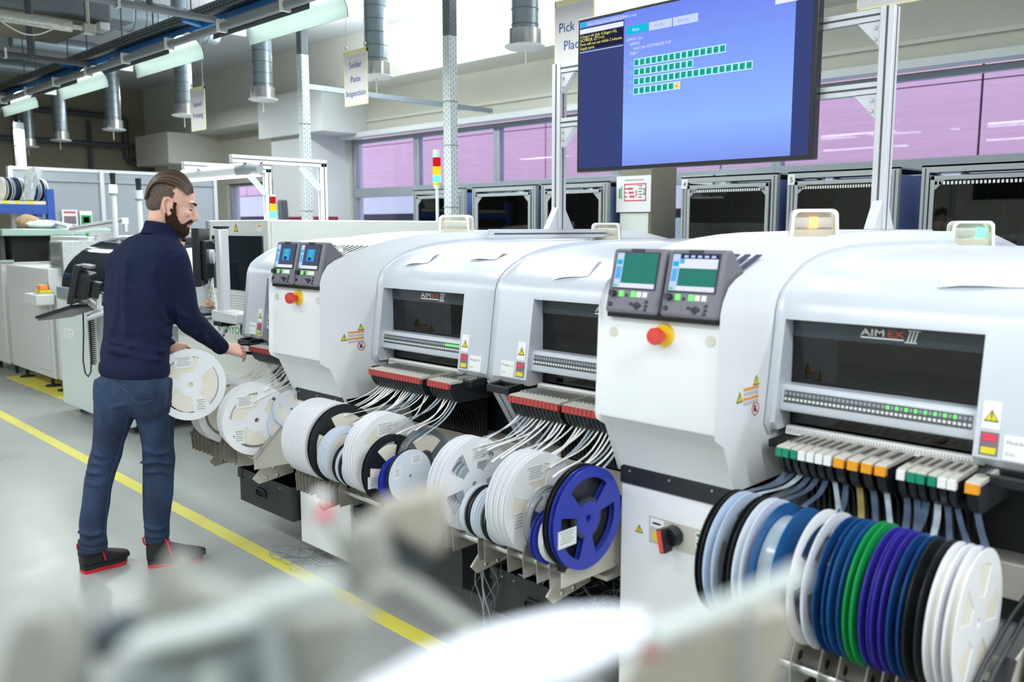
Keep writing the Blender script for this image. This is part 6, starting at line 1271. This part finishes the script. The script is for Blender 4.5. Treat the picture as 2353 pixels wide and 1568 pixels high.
# ribbed hem, cuffs, collar
hem = MB(); r1, r2, r3 = R_(221, 396, 836, .0, .124), R_(220, 397, 850, .0, .126), R_(223, 395, 861, .0, .120); loft(hem, [R_(226, 392, 830, .0, .118), r1, r2, r3], 40, .9); remesh_obj('hem', hem, 'navy_rib', .006, shirt, 1)
for w_, e_ in (('wrR', 'elR'), ('wrL', 'elL')):
    cf = MB(); d = (J[w_]-J[e_]).normalized(); limb(cf, [(J[w_]-d*.045, .039), (J[w_]-d*.02, .0405), (J[w_]+d*.006, .038), (J[w_]+d*.012, .034)], 18); part('cuff', cf, 'navy_rib', shirt, fix=False)
co = MB(); n = 26
def colring(h, w): 
    c = J['neck']-Z_*.03+HU*h-BW*(.006+h*.25); return [c+SW*(w*math.cos(2*math.pi*k/n))+BW*(w*1.02*math.sin(2*math.pi*k/n))-Z_*(.020*math.sin(2*math.pi*k/n)) for k in range(n)]
rings = [colring(-.02, .094), colring(.008, .083), colring(.028, .078), colring(.036, .075), colring(.034, .070), colring(.0, .068)]
vs = [v for r in rings for v in r]; skip = {k for k in range(n) if 4 < k < 9 and False}
co.add(vs, [(i*n+k, i*n+(k+1) % n, (i+1)*n+(k+1) % n, (i+1)*n+k) for i in range(len(rings)-1) for k in range(n)]); part('collar', co, 'navy_rib', shirt, fix=False)
ct = MB(); a = pf(389, 556, .10); ct.add([a, pf(402, 546, .12), pf(404, 551, .12), pf(394, 558, .10), a+FF*.012, pf(402, 546, .132), pf(404, 551, .132), pf(394, 558, .112)], [(0, 1, 2, 3), (7, 6, 5, 4), (0, 4, 5, 1), (1, 5, 6, 2), (2, 6, 7, 3), (3, 7, 4, 0)]); part('collar_tip', ct, 'navy_rib', shirt)
# ---------------------------------------------------------------- jeans
FOLDS_S = FOLDS; FOLDS = []
jn = MB()
loft(jn, [R_(229, 388, 838, .0, .105), R_(224, 392, 860, .0, .112), R_(219, 398, 890, .0, .108), R_(219, 400, 915, .01, .098), R_(224, 398, 932, .01, .08), R_(236, 386, 950, .015, .045)], 36, .9)
def leg(outl, f0, dep):                                 # rings between two outline pixels
    rg = []
    for (x0, x1, y, f) in outl:
        a, b = pf(x0, y, f), pf(x1, y, f); w = (b-a).length/2; rg.append(((a+b)/2, RR*w, FF*w*dep))
    loft(jn, rg, 24, .95)
leg([(221, 308, 868, .0), (219, 318, 888, .0), (219, 322, 905, .0), (221, 316, 940, .0), (220, 297, 985, .0), (216, 283, 1020, .01), (208, 277, 1050, .02), (200, 263, 1090, .01), (194, 254, 1130, -.01), (187, 248, 1170, -.03), (184, 243, 1205, -.045), (186, 243, 1230, -.05), (183, 246, 1252, -.052), (183, 244, 1266, -.054)], 0, 1.05)
leg([(305, 396, 868, .01), (302, 399, 888, .015), (300, 400, 905, .02), (308, 399, 940, .02), (322, 397, 985, .03), (329, 396, 1020, .05), (331, 400, 1055, .06), (330, 397, 1090, .06), (331, 397, 1130, .055), (331, 391, 1170, .055), (333, 387, 1205, .058), (334, 388, 1228, .06), (335, 386, 1244, .06)], 0, 1.05)
for p_, a_, s_ in ((((212, 1040, -.06), (240, 1056, -.07), (270, 1050, -.04)), .007, .009), (((204, 1062, -.06), (235, 1072, -.07), (268, 1062, -.04)), .008, .009), (((203, 1085, -.05), (232, 1090, -.07), (258, 1098, -.04)), .006, .009), (((198, 1110, -.05), (225, 1118, -.07), (250, 1112, -.05)), .004, .009), (((330, 1030, -.02), (360, 1044, -.02), (396, 1036, .02)), .006, .009), (((332, 1062, -.0), (362, 1060, -.02), (398, 1068, .03)), .009, .008), (((334, 1085, -.0), (368, 1082, -.01), (396, 1092, .03)), .006, .008),
                   (((185, 1222, -.1), (212, 1230, -.1), (242, 1222, -.08)), .007, .008), (((184, 1243, -.1), (212, 1250, -.1), (243, 1243, -.08)), .006, .007), (((335, 1210, .0), (360, 1218, .0), (387, 1210, .03)), .006, .008), (((336, 1230, .0), (360, 1236, .0), (387, 1230, .03)), .006, .007), (((308, 930, -.08), (312, 900, -.1), (300, 868, -.1)), -.006, .008), (((262, 935, -.08), (300, 925, -.09)), .004, .01)): fold(p_, a_, s_)
jeans = remesh_obj('jeans', jn, 'denim', .007, person, 5, 'dark blue denim jeans', wrinkle)
def on_surf(o_, px, py, lift=.002):
    inv = o_.matrix_world
    d = ray(px, py).normalized(); org = EYE-Vector(person.location); hit = o_.ray_cast(org, d); return (hit[1]+Vector(person.location)-d*lift) if hit[0] else None
bpy.context.view_layer.update()
mat('denim_stitch', '4c6486', .9, vary=.1)
def patch(outline, name, mt, o_, nx=12, ny=12):
    """sewn-on patch: quad outline in picture order, draped on the surface"""
    (a, b, c, d) = [Vector(p) for p in outline]; mb = MB(); vs = []
    for j in range(ny+1):
        for i in range(nx+1):
            u, v = i/nx, j/ny; p = a.lerp(b, u).lerp(d.lerp(c, u), v); vs.append(on_surf(o_, p.x, p.y, .003) or pf(p.x, p.y, -.1))
    mb.add(vs, [(j*(nx+1)+i, j*(nx+1)+i+1, (j+1)*(nx+1)+i+1, (j+1)*(nx+1)+i) for j in range(ny) for i in range(nx)]); return part(name, mb, mt, o_, fix=False)
def seam_line(pts, o_, name='stitching', r=.0009, mt='denim_stitch', lift=.002):
    P = []
    for p, q in zip(pts, pts[1:]):
        for k in range(6): P.append((p[0]+(q[0]-p[0])*k/6, p[1]+(q[1]-p[1])*k/6))
    P.append(pts[-1]); Q = [q for q in (on_surf(o_, x, y, lift) for x, y in P) if q is not None]; mb = MB().tube(Q, r, 6); return part(name, mb, mt, o_, fix=False)
patch([(275, 849), (359, 858), (358, 918), (291, 915)], 'back_pocket', 'denim', jeans)
for ln in ([(274, 848), (300, 852), (359, 859)], [(274, 848), (292, 910), (322, 930), (355, 918), (359, 859)], [(222, 846), (239, 850), (243, 876)], [(255, 848), (265, 880), (300, 905), (308, 930)], [(384, 862), (390, 940), (388, 1010)], [(300, 935), (285, 1000), (266, 1060), (252, 1100), (246, 1160), (240, 1230)], [(222, 903), (248, 888)], [(186, 1258), (214, 1264), (242, 1258)]): seam_line(ln, jeans)
FOLDS = FOLDS_S
for ln in ([(396, 574), (378, 592), (360, 612), (358, 640), (366, 680)],): seam_line(ln, shirt, 'sleeve_seam', .001, 'navy_rib', .001)
seam_line([(366, 762), (364, 790), (368, 832)], shirt, 'side_pocket', .002, 'navy_rib', .001)
# ---------------------------------------------------------------- shoes
def shoe(name_lbl, heel_px, toe_px, f_h, f_t):
    h, t = onZ(heel_px[0], heel_px[1], .0), onZ(toe_px[0], toe_px[1], .0); d = (t-h); d.z = 0; L = d.length; d.normalize(); s = Vector((-d.y, d.x, 0)); B = (h+t)/2
    o = thing('shoe', name_lbl, 'shoe', tuple(B)) if False else None
    P = lambda a, b, c: h+d*(a*L)+s*b+Z_*c
    up = MB(); loft(up, [(P(.0, 0, .06), s*.022, Z_*.030), (P(.04, 0, .066), s*.034, Z_*.050), (P(.14, 0, .070), s*.038, Z_*.062), (P(.28, 0, .066), s*.039, Z_*.055), (P(.45, 0, .058), s*.042, Z_*.044), (P(.62, 0, .050), s*.046, Z_*.034), (P(.80, 0, .044), s*.045, Z_*.027), (P(.93, 0, .041), s*.034, Z_*.021), (P(1.0, 0, .040), s*.022, Z_*.014)], 22, .9)
    limb(up, [(P(.16, 0, .08), .043), (P(.165, 0, .125), .042), (P(.165, 0, .15), .040)], 16)
    u = remesh_obj('shoe', up, 'shoe_black', .005, person, 3, name_lbl)
    so = MB(); prof = [(.012, .016), (.022, .026), (.05, .034), (.15, .038), (.35, .036), (.55, .042), (.70, .045), (.82, .042), (.89, .035), (.93, .025), (.945, .014)]
    pl = [(a, w) for a, w in prof]+[(a, -w) for a, w in prof[::-1]]; vs = []
    for z, g in ((.001, .96), (.008, 1.0), (.016, 1.0)):
        for a, w in pl: vs.append(P(.5+(a-.5)*(1 if g == 1 else .985), w*g, z+.010*max(0, a-.8)*3))
    n = len(pl); fs = [(i*n+k, i*n+(k+1) % n, (i+1)*n+(k+1) % n, (i+1)*n+k) for i in range(2) for k in range(n)]+[tuple(range(n))[::-1], tuple(2*n+k for k in range(n))]
    so.add(vs, fs, 0, False); part('sole', so, 'shoe_red', u); mid_ = MB(); vs = []
    for z in (.016, .034):
        for a, w in pl: vs.append(P(a, w*.99, z))
    mid_.add(vs, [(k, (k+1) % n, n+(k+1) % n, n+k) for k in range(n)]+[tuple(n+k for k in range(n))], 0, False); part('midsole', mid_, 'shoe_black', u)
    tr = MB()
    for k in range(9):
        a = .08+k*.09
        wd = [w0+(w1-w0)*(a-a0)/(a1-a0) for (a0, w0), (a1, w1) in zip(prof, prof[1:]) if a0 <= a <= a1][0]
        for sg in (-1, 1): tr.obox(P(a, sg*(wd-.001), .006), d*(.010), s*.003, Z_*.005)
    part('tread', tr, 'shoe_red', u, kind='stuff')
    lc = MB()
    for k in range(5):
        a = .30+k*.07; z = .118-k*.014
        limb(lc, [(P(a, -.026, z-.012), .004), (P(a+.02, 0, z+.006), .0042), (P(a+.03, .026, z-.012), .004)], 6)
    for sg in (-1, 1): limb(lc, [(P(.28, 0, .13), .004), (P(.32, sg*.03, .135), .0042), (P(.38, sg*.046, .10), .0042), (P(.43, sg*.052, .05), .004)], 6)
    limb(lc, [(P(.27, 0, .125), .003), (P(.24, .012, .155), .003), (P(.22, .0, .16), .003), (P(.25, -.01, .128), .003)], 6)
    part('laces', lc, 'shoe_red', u, label='bright red laces'); pt = MB(); limb(pt, [(P(.02, 0, .10), .004), (P(-.03, 0, .115), .004), (P(-.035, 0, .14), .004), (P(.03, 0, .14), .004)], 8); part('pull_tab', pt, 'shoe_red', u)
    return u
shoe('black work shoe with red sole, left foot', (186, 1318), (296, 1288), 0, 0); shoe('black work shoe with red sole, right foot', (338, 1302), (474, 1285), 0, 0)
# the reel in his left hand
hc = atD(437, 884, 4.02); o = reel(0, Rb, .014, 'reel_white', 'reel_tape', 'white reel with cream tape held in the man\'s left hand', windows=3, spin=.9, stickers=3, roll=.76, group='reel in the hand')
o.location = hc; v = (EYE-hc); v.z = 0; v.normalize(); ang = math.atan2(v.y, v.x); o.rotation_euler = (.9, math.radians(-4), ang+math.radians(18))
# ================================================================ trolley of feeder fixtures standing close in front of the camera
KF = .62
mat('fg_beige', '83857d', .5, .0, vary=.03); mat('fg_pale', 'aab2ae', .4, vary=.02); mat('fg_sand', '979286', .5, vary=.03); mat('fg_white', 'd4d8e0', .4, vary=.01); mat('fg_slate', '454f56', .5, vary=.05); mat('fg_panel', '868f8f', .45, vary=.04)
def slab(o, name, pts, mt, th=.02, bevel=.004):
    """thick plate whose corners lie at (pixel x, pixel y, metres from the lens)"""
    P = [atD(p[0], p[1], p[2]*KF) for p in pts]; n = len(P); q = (P[1]-P[0]).cross(P[2]-P[0]).normalized(); q = q if q.dot(FW) > 0 else -q
    return part(name, MB().add(P+[p+q*th for p in P], [tuple(range(n)), tuple(range(2*n-1, n-1, -1))]+[(i, n+i, n+(i+1) % n, (i+1) % n) for i in range(n)], 0, False), mt, o, bevel=bevel)
def rod(o, name, pts, r, mt): return part(name, MB().tube([atD(p[0], p[1], p[2]*KF) for p in pts], r*KF, 16), mt, o)
def stand(o, px, py, d):
    p = atD(px, py, d*KF); part('stand_post', MB().bar((p.x, p.y, 0), (p.x, p.y, p.z), .04), 'fg_beige', o); part('stand_foot', MB().bx(p.x-.14, p.x+.14, p.y-.03, p.y+.03, 0, .03), 'rubber', o)
b = atD(400, 1500, .55)
o = thing('fixture_trolley', 'blurred grey metal trolley with a bright bar, close at the lower left', 'trolley', (b.x, b.y, 0))
slab(o, 'side_cheek', [(-40, 1640, .5), (10, 1450, .5), (60, 1405, .5), (115, 1398, .5), (150, 1440, .5), (170, 1640, .5)], 'fg_beige')
slab(o, 'dark_insert', [(170, 1460, .56), (255, 1425, .56), (290, 1440, .56), (250, 1520, .56), (170, 1540, .56)], 'fg_slate')
slab(o, 'back_plate', [(285, 1500, .52), (340, 1350, .52), (392, 1262, .52), (430, 1340, .52), (520, 1372, .52), (640, 1400, .52), (610, 1440, .52)], 'fg_beige')
slab(o, 'bright_bar', [(255, 1522, .48), (262, 1490, .48), (440, 1445, .48), (590, 1412, .48), (612, 1440, .48), (450, 1488, .48)], 'fg_pale')
slab(o, 'lower_panel', [(215, 1660, .5), (262, 1535, .5), (450, 1500, .5), (610, 1452, .5), (660, 1660, .5)], 'fg_panel')
slab(o, 'dark_gap', [(555, 1660, .495), (560, 1530, .495), (592, 1520, .495), (590, 1660, .495)], 'fg_slate', .01)
slab(o, 'pale_rib', [(430, 1660, .49), (450, 1530, .49), (500, 1520, .49), (500, 1660, .49)], 'fg_pale', .01)
slab(o, 'corner_block', [(600, 1450, .54), (790, 1402, .54), (860, 1425, .54), (700, 1660, .54), (610, 1660, .54)], 'fg_beige')
rod(o, 'grip_roll', [(600, 1392, .47), (640, 1380, .47), (730, 1355, .47), (780, 1352, .47)], .0085, 'fg_pale'); stand(o, 400, 1720, .55)
b = atD(900, 1250, .62); o = thing('metal_fixture', 'blurred beige fixture with a curved arm and red button, low in the middle', 'fixture', (b.x, b.y, 0))
slab(o, 'upper_block', [(850, 1165, .66), (1018, 1118, .66), (1032, 1235, .66), (1008, 1290, .66), (880, 1222, .66), (845, 1205, .66)], 'fg_sand')
slab(o, 'dark_bar', [(868, 1215, .67), (1005, 1278, .67), (965, 1328, .67), (868, 1285, .67)], 'fg_slate')
slab(o, 'lower_block', [(772, 1250, .6), (800, 1205, .6), (872, 1205, .6), (890, 1290, .6), (905, 1335, .6), (860, 1385, .6), (790, 1335, .6)], 'fg_beige')
rod(o, 'curved_arm', [(855, 1375, .58), (880, 1345, .58), (915, 1340, .58), (955, 1362, .58), (1010, 1402, .58), (1080, 1462, .58), (1170, 1560, .57), (1230, 1660, .57)], .0075, 'fg_beige')
part('red_button', MB().ball(atD(746, 1182, .42), .0035, n=12), 'print_red', o); part('white_cap', MB().ball(atD(738, 1145, .42), .0035, n=12), 'label_white', o); part('button_stalk', MB().bar(atD(742, 1165, .421), atD(790, 1290, .43), .002), 'fg_panel', o)
stand(o, 880, 1740, .62)
b = atD(1300, 1500, .45); o = thing('white_cover', 'blurred white curved cover with a beige handle, close at the lower middle right', 'cover', (b.x, b.y, 0))
cv = MB(); rows = [[(820, 1600), (960, 1522), (1130, 1462), (1290, 1422), (1400, 1412), (1490, 1425)], [(830, 1640), (980, 1560), (1150, 1500), (1300, 1462), (1410, 1450), (1500, 1452)], [(860, 1720), (1010, 1640), (1180, 1580), (1310, 1545), (1400, 1510), (1480, 1475)], [(900, 1800), (1040, 1740), (1200, 1660), (1300, 1600), (1380, 1550), (1450, 1500)]]
dep = (.32, .30, .285, .29); vs = [atD(x, y, dep[j]+.012*i) for j, r in enumerate(rows) for i, (x, y) in enumerate(r)]; nn = 6; k = len(vs); fs = [(j*nn+i, j*nn+i+1, (j+1)*nn+i+1, (j+1)*nn+i) for j in range(3) for i in range(5)]
cv.add(vs+[v+FW*.012 for v in vs], fs+[tuple(k+a for a in q[::-1]) for q in fs]+[(i, i+1, k+i+1, k+i) for i in range(nn-1)]); part('cover_shell', cv, 'fg_white', o)
rod(o, 'handle', [(1490, 1470, .52), (1560, 1440, .53), (1640, 1408, .55), (1740, 1366, .57), (1800, 1340, .58), (1838, 1318, .585)], .0075, 'fg_pale')
part('red_button', MB().ball(atD(1498, 1488, .38), .005, n=12), 'print_red', o); part('slate_clip', MB().ball(atD(1548, 1452, .39), .006, (1, 1, .7), 12), 'fg_slate', o)
slab(o, 'side_panel', [(1500, 1475, .75), (1640, 1430, .75), (1822, 1392, .75), (1835, 1480, .75), (1780, 1600, .75), (1430, 1640, .75)], 'fg_sand'); rod(o, 'panel_edge', [(1722, 1400, .74), (1715, 1640, .74)], .003, 'fg_panel'); stand(o, 1300, 1800, .5)
